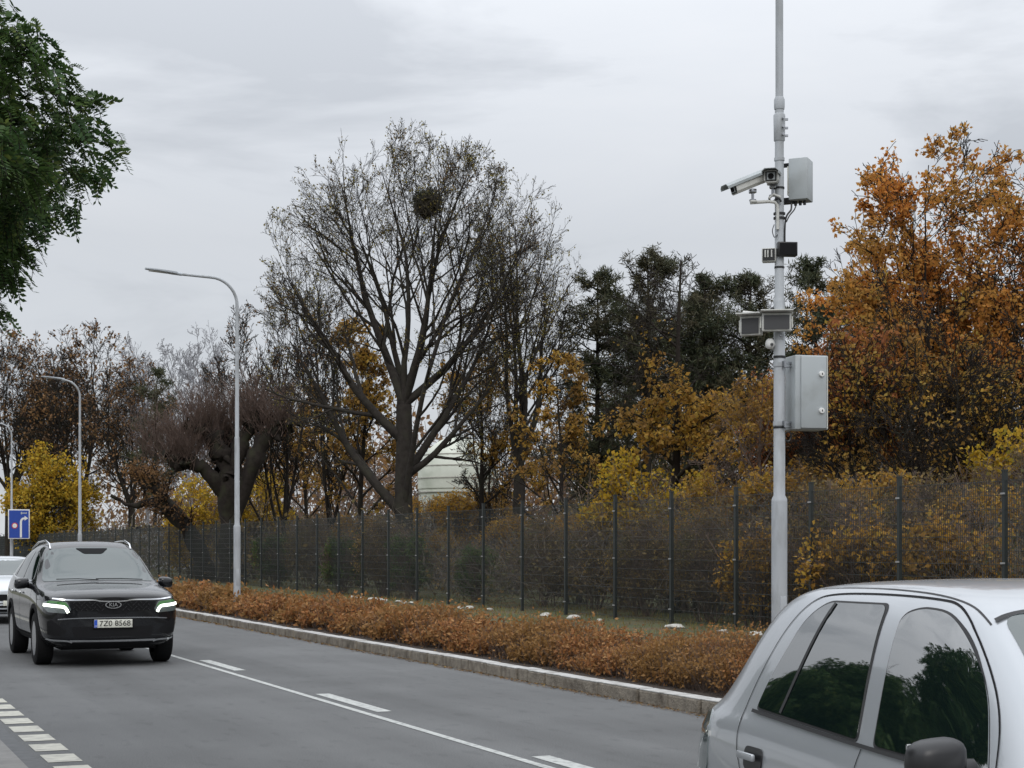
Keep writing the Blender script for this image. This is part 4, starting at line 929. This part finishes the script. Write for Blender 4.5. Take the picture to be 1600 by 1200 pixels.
def surf(B, ax, sg, a, b):
    "point and smooth normal where the projection ray meets the body"
    bv, vn, fv, co = B
    if ax == 'side': o, d = Vector((a, sg * 4, b)), Vector((0, -sg, 0))
    elif ax == 'front': o, d = Vector((-4, a, b)), Vector((1, 0, 0))
    elif ax == 'rear': o, d = Vector((9, a, b)), Vector((-1, 0, 0))
    else: o, d = Vector((a, b, 6)), Vector((0, 0, -1))
    p, nn, i, _ = bv.ray_cast(o, d)
    if p is None:
        q = o + d * 3.2 if ax == 'side' else o + d * 4.2
        p, nn, i, _ = bv.find_nearest(q)
    ws = [1 / ((co[k] - p).length + 1e-5) for k in fv[i]]; s = Vector((0, 0, 0))
    for w_, k in zip(ws, fv[i]): s += vn[k] * w_
    return p, s.normalized()
def rpoly(poly, r=.05, n=5):
    "round the corners of a 2D polygon; an item may be (a, b, own radius)"
    P = [Vector(p[:2]) for p in poly]; rs = [p[2] if len(p) > 2 else r for p in poly]; o = []
    for i, p in enumerate(P):
        a, b = P[i - 1], P[(i + 1) % len(P)]; u, v = a - p, b - p; rr_ = min(rs[i], u.length * .48, v.length * .48)
        if rr_ < 1e-4: o.append(p); continue
        q0, q1 = p + u.normalized() * rr_, p + v.normalized() * rr_
        for k in range(n + 1): t = k / n; o.append(q0 * (1 - t) ** 2 + p * 2 * t * (1 - t) + q1 * t * t)
    return o
def patch(name, B, ax, sg, poly, off, m, parent, r=.05, grid=.05, rim=.02, flat=False):
    P = rpoly(poly, r); Q = []
    for i, p in enumerate(P):   # resample the outline
        q = P[(i + 1) % len(P)]; n = max(1, int((q - p).length / grid)); Q += [p.lerp(q, k / n) for k in range(n)]
    nb = len(Q); lo = Vector((min(p.x for p in Q), min(p.y for p in Q))); hi = Vector((max(p.x for p in Q), max(p.y for p in Q)))
    def inside(p):
        c = False
        for i in range(nb):
            a, b = Q[i], Q[i - 1]
            if (a.y > p.y) != (b.y > p.y) and p.x < (b.x - a.x) * (p.y - a.y) / (b.y - a.y) + a.x: c = not c
        return c
    ins = []; x = lo.x + grid * .5
    while x < hi.x:
        y = lo.y + grid * .5
        while y < hi.y:
            p = Vector((x, y))
            if inside(p) and min((p - q).length for q in Q) > grid * .45: ins.append(p)
            y += grid
        x += grid
    vs_, _, fs_, _, _, _ = delaunay_2d_cdt(Q + ins, [(i, (i + 1) % nb) for i in range(nb)], [], 1, 1e-6)
    fs_ = [f for f in fs_ if inside(sum((vs_[i] for i in f), Vector((0, 0))) / 3)]
    top = []; bot = []
    for v in vs_:
        p, nn = surf(B, ax, sg, v.x, v.y); top.append(p + nn * off); bot.append(p - nn * rim)
    edge = {}
    for f in fs_:
        for i in range(3):
            k = (f[i], f[(i + 1) % 3]); edge[k] = 1
    m_ = M(); m_.v = [tuple(p) for p in top] + [tuple(p) for p in bot]; N_ = len(top)
    m_.f = [tuple(f) for f in fs_] + [(a, b, b + N_, a + N_) for (a, b) in edge if (b, a) not in edge]
    return obj(name, m_, m, parent, ang=50)
def seam(B, ax, sg, pts, wd, off, closed=False, n=None):
    "thin strip following the body along a projected polyline -> M"
    P = [Vector(p) for p in pts]; Q = []
    for _ in range(3 if len(P) > 2 else 0):
        P = [P[0]] + [q for a, b in zip(P, P[1:]) for q in (a.lerp(b, .25), a.lerp(b, .75))] + [P[-1]]
    for a, b in zip(P, P[1:]): k = max(1, int((b - a).length / .03)); Q += [a.lerp(b, i / k) for i in range(k)]
    Q.append(P[-1]); m_ = M(); pr = []
    for i, q in enumerate(Q):
        d = (Q[min(i + 1, len(Q) - 1)] - Q[max(i - 1, 0)]).normalized(); nn2 = Vector((-d.y, d.x)) * wd / 2
        for s in (-1, 1):
            p, nn = surf(B, ax, sg, q.x + nn2.x * s, q.y + nn2.y * s); pr.append(p + nn * off)
    m_.v = [tuple(p) for p in pr]; m_.f = [(2 * i, 2 * i + 1, 2 * i + 3, 2 * i + 2) for i in range(len(Q) - 1)]
    return m_
def text_m(s, size, ext=.002, align='CENTER'):
    c = bpy.data.curves.new('t', 'FONT'); c.body = s; c.size = size; c.extrude = ext; c.align_x = align; c.align_y = 'CENTER'
    o = bpy.data.objects.new('t', c); COL.objects.link(o); dg = bpy.context.evaluated_depsgraph_get(); dg.update(); me = bpy.data.meshes.new_from_object(o.evaluated_get(dg)); bpy.data.objects.remove(o)
    m_ = M(); m_.v = [v.co[:] for v in me.vertices]; m_.f = [tuple(p_.vertices) for p_ in me.polygons]; return m_
def wheel(parent, x, y, r, wd, sg):
    w_ = obj('wheel', M().lathe([(.001, -wd * .2), (r * .68, -wd * .2), (r * .68, wd * .3), (.001, wd * .3)], n=28, axis='y'), MT['matt_black'], parent, loc=(x, y, r))
    tp = [(r * .66, -wd / 2), (r * .90, -wd / 2), (r * .975, -wd * .43), (r, -wd * .3), (r, wd * .3), (r * .975, wd * .43), (r * .90, wd / 2), (r * .66, wd / 2), (r * .64, 0)]
    obj('tyre', M().lathe(tp, n=44, axis='y'), MT['tyre'], w_)
    rm = M(); f = sg * wd * .42
    rm.lathe([(r * .68, sg * wd * .48), (r * .62, sg * wd * .46), (r * .61, 0), (r * .68, 0)], n=36, axis='y').lathe([(.001, f), (r * .14, f), (r * .15, f - sg * .03), (.001, f - sg * .03)], n=16, axis='y')
    for k in range(7):
        a = 2 * PI * k / 7; c = Vector((math.cos(a), 0, math.sin(a))); rot = Matrix.Rotation(-a, 3, 'Y'); rm.box(c * r * .38 + Vector((0, f - sg * .015, 0)), (r * .52, .022, r * .085), rot, .005)
    obj('rim', rm, MT['rim'], w_)
def mirror(parent, x, y, z, sg, sz, m1, m2, lamp=True):
    mm_ = M(); n = 14; prof = []
    bm = bmesh.new(); bmesh.ops.create_icosphere(bm, subdivisions=3, radius=1)
    for v in bm.verts:
        c = v.co.copy(); c = Vector([math.copysign(abs(k) ** .62, k) for k in c]); c.x = c.x * .5 * sz[0] * (1 if c.x < 0 else .35); c.y *= .5 * sz[1]; c.z = c.z * .5 * sz[2] - .12 * sz[2] * (c.y * sg / sz[1])
        v.co = c
    mm_.add([v.co[:] for v in bm.verts], [[q.index for q in f.verts] for f in bm.faces]); bm.free()
    h = obj('door_mirror', mm_, m1, parent, ang=80, loc=(x, y, z))
    obj('mirror_glass', M().box((sz[0] * .19, 0, 0), (.012, sz[1] * .8, sz[2] * .72), bev=.004), MT['glass'], h)
    obj('mirror_foot', M().tube([(.02, -sg * sz[1] * .3, -sz[2] * .2), (.03, -sg * (sz[1] * .5 + .10), -sz[2] * .32)], [.035, .045], 10), m2, h)
    return h
def cladding(B, sg, x0, x1, z0, z1, m, parent, name='side_trim'): patch(name, B, 'side', sg, [(x0, z0), (x1, z0), (x1, z1), (x0, z1)], .010, m, parent, .02, .1)

# ======== near silver hatchback
S = 1.03
st = [
 (.00, .34, .52, (.60, .42), (.62, .52), (.60, .62), (.54, .68), (.36, .71), (.18, .72), .722),
 (.06, .24, .60, (.71, .40), (.73, .55), (.70, .68), (.62, .75), (.42, .785), (.2, .80), .80),
 (.25, .20, .70, (.79, .42), (.80, .58), (.775, .76), (.70, .83), (.50, .86), (.25, .875), .88),
 (.60, .19, .74, (.815, .42), (.825, .62), (.80, .82), (.745, .90), (.56, .93), (.3, .95), .955),
 (.95, .19, .745, (.82, .42), (.83, .65), (.81, .86), (.77, .945), (.63, .975), (.34, 1.0), 1.005),
 (1.10, .19, .745, (.82, .42), (.83, .65), (.815, .87), (.775, .955), (.68, 1.0), (.38, 1.03), 1.04),
 (1.42, .19, .745, (.82, .42), (.83, .66), (.815, .84), (.775, .925), (.63, 1.19), (.40, 1.255), 1.265),
 (1.74, .19, .745, (.82, .42), (.83, .66), (.815, .84), (.775, .925), (.59, 1.375), (.40, 1.425), 1.435),
 (1.95, .19, .745, (.82, .42), (.83, .67), (.815, .845), (.775, .93), (.585, 1.425), (.42, 1.468), 1.478),
 (2.40, .19, .745, (.82, .42), (.83, .67), (.815, .85), (.775, .935), (.585, 1.445), (.43, 1.485), 1.497),
 (2.90, .19, .745, (.82, .42), (.83, .67), (.815, .86), (.775, .94), (.585, 1.435), (.42, 1.472), 1.483),
 (3.28, .19, .745, (.82, .42), (.832, .68), (.82, .87), (.775, .95), (.57, 1.41), (.42, 1.455), 1.465),
 (3.48, .20, .74, (.815, .43), (.825, .70), (.81, .88), (.75, .955), (.55, 1.34), (.40, 1.395), 1.405),
 (3.63, .22, .71, (.795, .45), (.81, .72), (.785, .88), (.715, .95), (.54, 1.12), (.38, 1.17), 1.18),
 (3.74, .25, .64, (.75, .46), (.77, .70), (.745, .90), (.67, .945), (.50, .96), (.36, .97), .972),
 (3.80, .32, .56, (.66, .46), (.68, .62), (.66, .78), (.60, .83), (.46, .85), (.3, .86), .862)]
res, B = body_mesh(st, [(.78, .30, .335, .82), (3.22, .30, .335, .82)], [(5, .35)], 3)
hb = thing('silver_car', 'near silver hatchback cut off by the right and bottom edges of the photo', 'car', (3.81, 2.50, 0), PI / 2 - .15); hb.scale = (S, S, S)
bo = obj('body', res, None, hb, ang=35); bo.data.materials.clear(); bo.data.materials.append(MT['silver_paint']); bo.data.materials.append(MT['matt_black'])
SP, GL_, RU = MT['silver_paint'], MT['glass'], MT['rubber']
for sg in (1, -1):
    # side glass: dark rubber seal below, pane on top
    fr = [(1.36, .935, .03), (2.08, .945, .03), (2.24, 1.365, .05), (2.14, 1.392, .1), (1.96, 1.385, .12), (1.78, 1.31, .15), (1.57, 1.17, .1)]
    re = [(2.21, .95, .03), (3.09, .978, .03), (3.07, 1.10, .12), (2.98, 1.32, .10), (2.87, 1.39, .08), (2.38, 1.395, .04)]
    def grow(poly, d):
        cx = sum(p[0] for p in poly) / len(poly); cz_ = sum(p[1] for p in poly) / len(poly); o = []
        for p in poly:
            v = Vector((p[0] - cx, p[1] - cz_)); v2_ = Vector((v.x + math.copysign(d, v.x) * (1 if abs(v.x) > .08 else 0), v.y + math.copysign(d, v.y))); o.append((cx + v2_.x, cz_ + v2_.y) + tuple(p[2:]))
        return o
    for poly, nm in ((fr, 'front_side_window'), (re, 'rear_side_window')):
        s_ = patch('window_seal', B, 'side', sg, grow(poly, .009), .0025, RU, bo, .05, .05, .004)
        patch(nm, B, 'side', sg, poly, .006, GL_, hb, .05, .05, .006)
    q = seam(B, 'side', sg, [(2.86, .975), (2.79, 1.388)], .022, .009); obj('quarter_light_bar', q, RU, bo)
    # belt line moulding
    q = seam(B, 'side', sg, [(1.32, .918), (2.2, .932), (3.0, .958), (3.11, .962)], .013, .012); obj('belt_moulding', q, RU, bo)
    # roof channel and shut lines
    q = seam(B, 'top', 0, [(1.75, sg * .535), (1.95, sg * .505), (2.5, sg * .50), (3.1, sg * .48)], .006, .002); obj('roof_channel', q, RU, bo)
    df = [(1.32, .93), (1.46, 1.11), (1.70, 1.29), (1.93, 1.415), (2.15, 1.430), (2.5, 1.434), (2.88, 1.425), (3.04, 1.40), (3.15, 1.26), (3.20, 1.06), (3.20, .92)]
    q = seam(B, 'side', sg, df, .0055, .0022); obj('door_gap', q, MT['matt_black'], bo)
    for ln in ([(1.30, .93), (1.27, .70), (1.30, .28)], [(2.16, .925), (2.17, .70), (2.20, .28)], [(3.20, .94), (3.17, .80), (3.02, .62), (2.90, .28)]):
        q = seam(B, 'side', sg, ln, .005, .0022); obj('door_gap', q, MT['matt_black'], bo)
    # handles
    for hx, hz in ((3.01, .79), (2.02, .765)):
        h = patch('door_handle', B, 'side', sg, [(hx - .10, hz - .045), (hx + .07, hz - .045), (hx + .07, hz + .045), (hx - .10, hz + .045)], .006, MT['black_plastic'], hb, .035, .04)
        p, nn = surf(B, 'side', sg, hx, hz + .008); obj('grip', M().box(p + nn * .028, (.155, .018, .028), bev=.006), SP if sg else SP, h)
    mirror(hb, 1.45, sg * .90, .975, sg, (.15, .18, .14), MT['black_plastic'], MT['black_plastic'])
    patch('tail_lamp', B, 'side', sg, [(3.48, .68), (3.70, .68), (3.71, .90), (3.60, .93), (3.50, .86)], .006, MT['lamp_glass'], hb, .05, .05)
    patch('headlight', B, 'side', sg, [(.10, .60), (.40, .63), (.50, .76), (.2, .73)], .006, MT['lamp_glass'], hb, .04, .05)
    q = seam(B, 'side', sg, [(.9, .60), (2.2, .61), (3.0, .62)], .05, .010); obj('side_moulding', q, SP, bo)
    for wx in (.78, 3.22): wheel(hb, wx, sg * .735, .30, .185, sg)
patch('windscreen', B, 'top', 0, [(1.16, -.62), (1.10, -.3), (1.08, 0), (1.10, .3), (1.16, .62), (1.74, .50), (1.70, .25), (1.69, 0), (1.70, -.25), (1.74, -.50)], .004, MT['wind_glass'], hb, .05, .07)
q = seam(B, 'top', 0, [(1.75, -.52), (1.715, -.25), (1.705, 0), (1.715, .25), (1.75, .52)], .02, .006); obj('windscreen_seal', q, RU, bo)
patch('rear_window', B, 'rear', 0, [(-.50, 1.06), (.50, 1.06), (.42, 1.34), (-.42, 1.34)], .004, GL_, hb, .06, .06)
q = seam(B, 'top', 0, [(.30, -.62), (.95, -.66)], .007, .002); obj('bonnet_gap', q, MT['matt_black'], bo); q = seam(B, 'top', 0, [(.30, .62), (.95, .66)], .007, .002); obj('bonnet_gap', q, MT['matt_black'], bo)
patch('grille', B, 'front', 0, [(-.3, .58), (.3, .58), (.34, .68), (-.34, .68)], .004, MT['matt_black'], hb, .02, .05)
obj('floor_pan', M().box((2.0, 0, .26), (3.2, 1.3, .08)), MT['matt_black'], hb, sm=False)

# ======== dark SUV
st = [
 (.00, .40, .58, (.70, .46), (.735, .60), (.735, .78), (.72, .90), (.55, .95), (.28, .962), .965),
 (.05, .28, .70, (.82, .44), (.85, .62), (.845, .82), (.80, .96), (.60, 1.0), (.3, 1.012), 1.015),
 (.22, .24, .80, (.905, .46), (.93, .64), (.925, .86), (.87, 1.0), (.66, 1.045), (.33, 1.06), 1.062),
 (.60, .22, .84, (.945, .48), (.952, .70), (.945, .92), (.89, 1.04), (.70, 1.085), (.36, 1.105), 1.11),
 (1.05, .22, .85, (.95, .48), (.955, .74), (.945, .96), (.90, 1.08), (.74, 1.12), (.39, 1.145), 1.15),
 (1.25, .22, .85, (.95, .48), (.955, .75), (.945, .98), (.90, 1.10), (.80, 1.14), (.43, 1.175), 1.185),
 (1.62, .22, .85, (.95, .48), (.955, .76), (.945, .99), (.905, 1.115), (.745, 1.40), (.47, 1.445), 1.46),
 (1.95, .22, .85, (.95, .48), (.955, .77), (.945, 1.0), (.905, 1.125), (.70, 1.61), (.48, 1.67), 1.69),
 (2.25, .22, .85, (.95, .48), (.955, .77), (.945, 1.0), (.905, 1.13), (.69, 1.68), (.49, 1.735), 1.75),
 (3.10, .22, .85, (.95, .48), (.955, .78), (.945, 1.02), (.905, 1.15), (.685, 1.685), (.49, 1.74), 1.755),
 (3.90, .22, .85, (.95, .48), (.955, .80), (.94, 1.04), (.895, 1.17), (.655, 1.61), (.46, 1.66), 1.67),
 (4.35, .24, .83, (.94, .50), (.945, .80), (.93, 1.05), (.88, 1.18), (.65, 1.52), (.45, 1.57), 1.58),
 (4.62, .28, .80, (.92, .50), (.925, .80), (.90, 1.04), (.85, 1.14), (.66, 1.22), (.45, 1.25), 1.26),
 (4.76, .34, .72, (.86, .52), (.88, .75), (.86, .98), (.80, 1.04), (.62, 1.06), (.4, 1.07), 1.075),
 (4.80, .42, .62, (.76, .54), (.78, .72), (.76, .90), (.70, .96), (.5, .98), (.3, .985), .987)]
res, B = body_mesh(st, [(.93, .37, .425, .95), (3.75, .37, .425, .95)], [(5, .3)], 3)
sv_ = thing('dark_suv', 'glossy black sport utility car coming towards the viewer with daytime lights on', 'car', (3.87, 23.25, 0), PI / 2)
bo = obj('body', res, None, sv_, ang=35); bo.data.materials.clear(); bo.data.materials.append(MT['black_paint']); bo.data.materials.append(MT['matt_black'])
BP, CH, MB_ = MT['black_paint'], MT['chrome'], MT['matt_black']
patch('windscreen', B, 'front', 0, [(-.79, 1.155, .05), (-.3, 1.175, .2), (.3, 1.175, .2), (.79, 1.155, .05), (.655, 1.60, .07), (.3, 1.645, .2), (-.3, 1.645, .2), (-.655, 1.60, .07)], .004, MT['wind_glass'], sv_, .05, .08)
patch('sensor_cover', B, 'front', 0, [(-.24, 1.63), (.24, 1.63), (.13, 1.55), (-.13, 1.55)], .007, MB_, bo, .03, .04)
obj('wiper', M().tube([surf(B, 'front', 0, a, b)[0] + Vector((-.03, 0, .012)) for a, b in ((-.62, 1.17), (-.3, 1.185), (.05, 1.185))], .006, 6), MB_, sv_); obj('wiper', M().tube([surf(B, 'front', 0, a, b)[0] + Vector((-.03, 0, .012)) for a, b in ((.02, 1.17), (.3, 1.185), (.6, 1.18))], .006, 6), MB_, sv_)
gr_p = patch('grille', B, 'front', 0, [(-.50, .785), (-.60, .90), (-.20, .915, .02), (-.16, .895, .02), (.16, .895, .02), (.20, .915, .02), (.60, .90), (.50, .785), (.22, .765), (.18, .735), (-.18, .735), (-.22, .765)], .006, MB_, sv_, .03, .05)
mesh_ = M()
for r_i in range(4):
    for c_i in range(-7, 8):
        a, b = c_i * .07 + (.035 if r_i % 2 else 0), .79 + r_i * .033
        if .13 < abs(a) < .53: p, nn = surf(B, 'front', 0, a, b); mesh_.box(p + nn * .012, (.008, .036, .010), Matrix.Rotation(R(45 if (r_i + c_i) % 2 else -45), 3, 'X'))
obj('mesh_bars', mesh_, MT['black_plastic'], gr_p, sm=False)
q = seam(B, 'front', 0, [(-.80, .945), (-.62, .925), (-.24, .930), (-.18, .905), (.18, .905), (.24, .930), (.62, .925), (.80, .945)], .016, .014); obj('chrome_strip', q, CH, sv_)
em = text_m('KIA', .072, .004); em.v = [(-.045 - c, a, b) for a, b, c in em.v]
# letters face the front (-x): mirror so they read correctly from there
p, nn = surf(B, 'front', 0, 0, .855)
em.v = [(p.x - .028 + (x_ + .045) * -0.0, -y_, z_ + .858) for x_, y_, z_ in em.v]
lg_ = M(); lg_.v = []
t_ = text_m('KIA', .075, .004); lg_.v = [(p.x - .026 - c, -a, b + .857) for a, b, c in t_.v]; lg_.f = t_.f
eo = obj('emblem', M().add([(p.x - .020 - k * .008, (.098 + j * .012) * math.cos(a) , .857 + (.042 + j * .008) * math.sin(a)) for k in (0, 1) for j in (0, 1) for a in [2 * PI * i / 28 for i in range(28)]],
   [(56 + i, 56 + (i + 1) % 28, 84 + (i + 1) % 28, 84 + i) for i in range(28)] + [(28 + i, 28 + (i + 1) % 28, 84 + (i + 1) % 28, 84 + i) for i in range(28)] + [(i, (i + 1) % 28, 56 + (i + 1) % 28, 56 + i) for i in range(28)]), CH, sv_); obj('emblem_letters', lg_, CH, eo, sm=False)
for sg in (1, -1):
    hl_ = patch('headlight', B, 'front', 0, [(sg * .56, .79), (sg * .62, .905), (sg * .84, .925), (sg * .90, .90), (sg * .90, .82), (sg * .86, .765), (sg * .64, .745)], .008, MT['lamp_glass'], sv_, .02, .04)
    patch('green_reflection', B, 'front', 0, [(sg * .59, .83), (sg * .635, .898), (sg * .83, .918), (sg * .87, .895), (sg * .72, .875)], .012, MT['lamp_reflection'], hl_, .01, .04)  # green reflection and glow inside the headlight, put into the patch colour
    q = seam(B, 'front', 0, [(sg * .895, .862), (sg * .72, .842), (sg * .655, .838), (sg * .625, .80), (sg * .605, .755)], .038, .017); obj('daytime_strip', q, MT['drl'], hl_)
    q = seam(B, 'front', 0, [(sg * .86, .40), (sg * .80, .385), (sg * .60, .375), (sg * .55, .350)], .022, .012); obj('bumper_blade', q, CH, sv_)
    patch('fog_recess', B, 'front', 0, [(sg * .62, .50), (sg * .82, .66), (sg * .87, .64), (sg * .86, .46), (sg * .70, .44)], .004, MB_, sv_, .02, .04)
    # side glass
    patch('front_side_window', B, 'side', sg, [(1.62, 1.18), (2.55, 1.19), (2.58, 1.58), (2.30, 1.585), (1.98, 1.50)], .005, GL_, sv_, .04, .07)
    patch('rear_side_window', B, 'side', sg, [(2.66, 1.19), (3.60, 1.21), (3.55, 1.575), (2.68, 1.59)], .005, GL_, sv_, .04, .07)
    patch('quarter_window', B, 'side', sg, [(3.70, 1.22), (4.28, 1.27), (4.05, 1.50), (3.66, 1.56)], .005, GL_, sv_, .04, .07)
    q = seam(B, 'side', sg, [(1.45, 1.155), (2.6, 1.165), (3.6, 1.185), (4.3, 1.24)], .022, .012); obj('window_trim', q, CH, sv_)
    for ln in ([(1.38, 1.12), (1.34, .8), (1.40, .34)], [(2.62, 1.16), (2.62, .34)], [(3.66, 1.18), (3.55, .9), (3.30, .6), (3.22, .34)]): q = seam(B, 'side', sg, ln, .01, .002); obj('door_gap', q, MB_, bo)
    q = seam(B, 'side', sg, [(1.40, .36), (3.25, .36)], .10, .012); obj('sill_trim', q, MB_, sv_)
    for hx in (2.42, 3.42): p, nn = surf(B, 'side', sg, hx, .98); obj('door_handle', M().box(p + nn * .03, (.20, .022, .032), bev=.008), CH, sv_)
    p, nn = surf(B, 'top', 0, 2.9, sg * .60)
    rp = [surf(B, 'top', 0, a, sg * .585)[0] + Vector((0, 0, hgt)) for a, hgt in ((1.98, .0), (2.08, .045), (2.5, .055), (3.3, .055), (4.0, .045), (4.15, .0))]; obj('roof_rail', M().tube(rp, .016, 8), MT['chrome'], sv_)
    mirror(sv_, 1.62, sg * 1.035, 1.13, sg, (.20, .21, .16), BP, MB_)
    for wx in (.93, 3.75): wheel(sv_, wx, sg * .83, .37, .235, sg)
    q = patch('wheel_arch_trim', B, 'side', sg, [(.93 + .49 * math.cos(a), .37 + .49 * math.sin(a)) for a in np.linspace(-.15, PI + .15, 16)] + [(.93 + .435 * math.cos(a), .37 + .435 * math.sin(a)) for a in np.linspace(PI + .15, -.15, 16)], .010, MB_, sv_, 0, .05)
    q = patch('wheel_arch_trim', B, 'side', sg, [(3.75 + .49 * math.cos(a), .37 + .49 * math.sin(a)) for a in np.linspace(-.15, PI + .15, 16)] + [(3.75 + .435 * math.cos(a), .37 + .435 * math.sin(a)) for a in np.linspace(PI + .15, -.15, 16)], .010, MB_, sv_, 0, .05)
# red reflections on the car's right side are left out; nothing drawn
for xx, zz, dd in ((2.0, 1.06, .05),): pass
patch('lower_intake', B, 'front', 0, [(-.52, .42), (-.56, .56), (.56, .56), (.52, .42)], .004, MB_, sv_, .03, .06)
q = seam(B, 'front', 0, [(-.58, .372), (0, .366), (.58, .372)], .026, .014); obj('bumper_strip', q, MT['chrome'], sv_)
patch('lower_bumper', B, 'front', 0, [(-.70, .26), (-.78, .34), (.78, .34), (.70, .26)], .006, MB_, sv_, .03, .06)
q = seam(B, 'front', 0, [(-.74, .665), (-.5, .68), (.5, .68), (.74, .665)], .014, .012); obj('bumper_strip', q, MT['chrome_dark'], sv_)
p, nn = surf(B, 'front', 0, 0, .60)
pb = obj('number_plate', M().box((p.x - .016, 0, .60), (.014, .52, .112), bev=.004), MT['plate'], sv_)
obj('plate_holder', M().box((p.x - .008, 0, .598), (.016, .55, .14), bev=.004), MB_, pb)
obj('country_strip', M().box((p.x - .0235, .238, .60), (.003, .042, .104)), MT['eu_blue'], pb, sm=False)
t_ = text_m('7Z0 8568', .105, .001); xs_ = [v[0] for v in t_.v]; k = .42 / (max(xs_) - min(xs_)); lt = M(); lt.v = [(p.x - .0255 - c, -a * k - .022, b * 1.0 + .60) for a, b, c in t_.v]; lt.f = t_.f; obj('plate_letters', lt, MB_, pb, sm=False)
t_ = text_m('CZ', .026, .001); lt = M(); lt.v = [(p.x - .0258 - c, -a + .238, b + .565) for a, b, c in t_.v]; lt.f = t_.f; obj('country_letters', lt, MT['white'], pb, sm=False)
obj('underbody', M().box((2.3, 0, .30), (3.9, 1.3, .14)), MB_, sv_, sm=False)

# ======== pale car behind the SUV
st3 = [(r[0] * 1.14,) + r[1:] for r in [
 (.00, .34, .60, (.70, .42), (.73, .52), (.72, .62), (.66, .68), (.42, .71), (.2, .72), .722),
 (.06, .24, .68, (.80, .40), (.83, .55), (.80, .68), (.70, .75), (.46, .785), (.2, .80), .80),
 (.25, .20, .78, (.87, .42), (.89, .58), (.865, .78), (.78, .84), (.54, .87), (.27, .885), .89),
 (.60, .19, .82, (.90, .42), (.91, .62), (.89, .84), (.82, .91), (.60, .94), (.3, .96), .965),
 (.98, .19, .82, (.90, .42), (.91, .65), (.89, .87), (.85, .945), (.68, .975), (.36, 1.0), 1.005),
 (1.15, .19, .82, (.90, .42), (.91, .65), (.89, .88), (.85, .955), (.74, 1.0), (.40, 1.02), 1.03),
 (1.55, .19, .82, (.90, .42), (.91, .66), (.89, .885), (.85, .96), (.68, 1.21), (.44, 1.25), 1.26),
 (1.90, .19, .82, (.90, .42), (.91, .66), (.89, .89), (.85, .97), (.63, 1.38), (.44, 1.42), 1.43),
 (2.40, .19, .82, (.90, .42), (.91, .67), (.89, .90), (.85, .98), (.62, 1.42), (.45, 1.455), 1.465),
 (3.00, .19, .82, (.90, .42), (.91, .67), (.89, .91), (.85, .99), (.60, 1.37), (.43, 1.41), 1.42),
 (3.50, .20, .81, (.89, .43), (.91, .70), (.88, .94), (.84, 1.0), (.62, 1.10), (.42, 1.13), 1.14),
 (3.85, .25, .74, (.84, .46), (.86, .70), (.84, .93), (.78, .97), (.56, .98), (.38, .985), .99),
 (3.96, .32, .66, (.74, .46), (.76, .62), (.74, .80), (.68, .86), (.5, .88), (.3, .89), .892)]]
res, B = body_mesh(st3, [(.85, .31, .345, .90), (3.55, .31, .345, .90)], [(5, .3)], 2)
wc = thing('white_car', 'pale silver white saloon car behind the black one at the left edge of the photo', 'car', (4.1, 37.0, 0), PI / 2)
bo = obj('body', res, None, wc, ang=35); bo.data.materials.clear(); bo.data.materials.append(MT['white_paint_car']); bo.data.materials.append(MB_)
patch('windscreen', B, 'front', 0, [(-.74, 1.0, .05), (-.3, 1.03, .2), (.3, 1.03, .2), (.74, 1.0, .05), (.60, 1.36, .07), (.3, 1.39, .2), (-.3, 1.39, .2), (-.60, 1.36, .07)], .004, MT['wind_glass'], wc, .05, .09)
patch('grille', B, 'front', 0, [(-.42, .50), (-.46, .64), (.46, .64), (.42, .50)], .005, MB_, wc, .03, .06)
patch('lower_intake', B, 'front', 0, [(-.62, .27), (-.66, .40), (.66, .40), (.62, .27)], .005, MB_, wc, .03, .06)
q = seam(B, 'front', 0, [(-.66, .445), (.66, .445)], .02, .01); obj('bumper_strip', q, CH, wc)
pb = obj('number_plate', M().box((surf(B, 'front', 0, 0, .45)[0].x - .016, 0, .45), (.014, .52, .112), bev=.004), MT['plate'], wc)
for sg in (1, -1):
    hl_ = patch('headlight', B, 'front', 0, [(sg * .52, .60), (sg * .56, .68), (sg * .80, .735), (sg * .84, .70), (sg * .80, .62), (sg * .62, .57)], .007, MT['lamp_glass'], wc, .02, .05)
    q = seam(B, 'front', 0, [(sg * .80, .69), (sg * .66, .655), (sg * .56, .635)], .04, .016); obj('daytime_strip', q, MT['drl'], hl_)
    patch('front_side_window', B, 'side', sg, [(1.80, 1.02), (2.65, 1.02), (2.65, 1.36), (2.45, 1.37), (2.15, 1.28)], .005, GL_, wc, .04, .09)
    patch('rear_side_window', B, 'side', sg, [(2.75, 1.02), (3.70, 1.04), (3.45, 1.25), (3.2, 1.34), (2.75, 1.37)], .005, GL_, wc, .04, .09)
    mirror(wc, 1.68, sg * .99, 1.02, sg, (.18, .20, .14), MT['white_paint_car'], MB_)
    for wx in (.85, 3.55): wheel(wc, wx, sg * .80, .31, .205, sg)
    for ln in ([(1.5, .95), (1.46, .3)], [(2.7, .98), (2.7, .3)]): q = seam(B, 'side', sg, ln, .01, .002); obj('door_gap', q, MB_, bo)
obj('underbody', M().box((2.2, 0, .28), (3.6, 1.3, .1)), MB_, wc, sm=False)
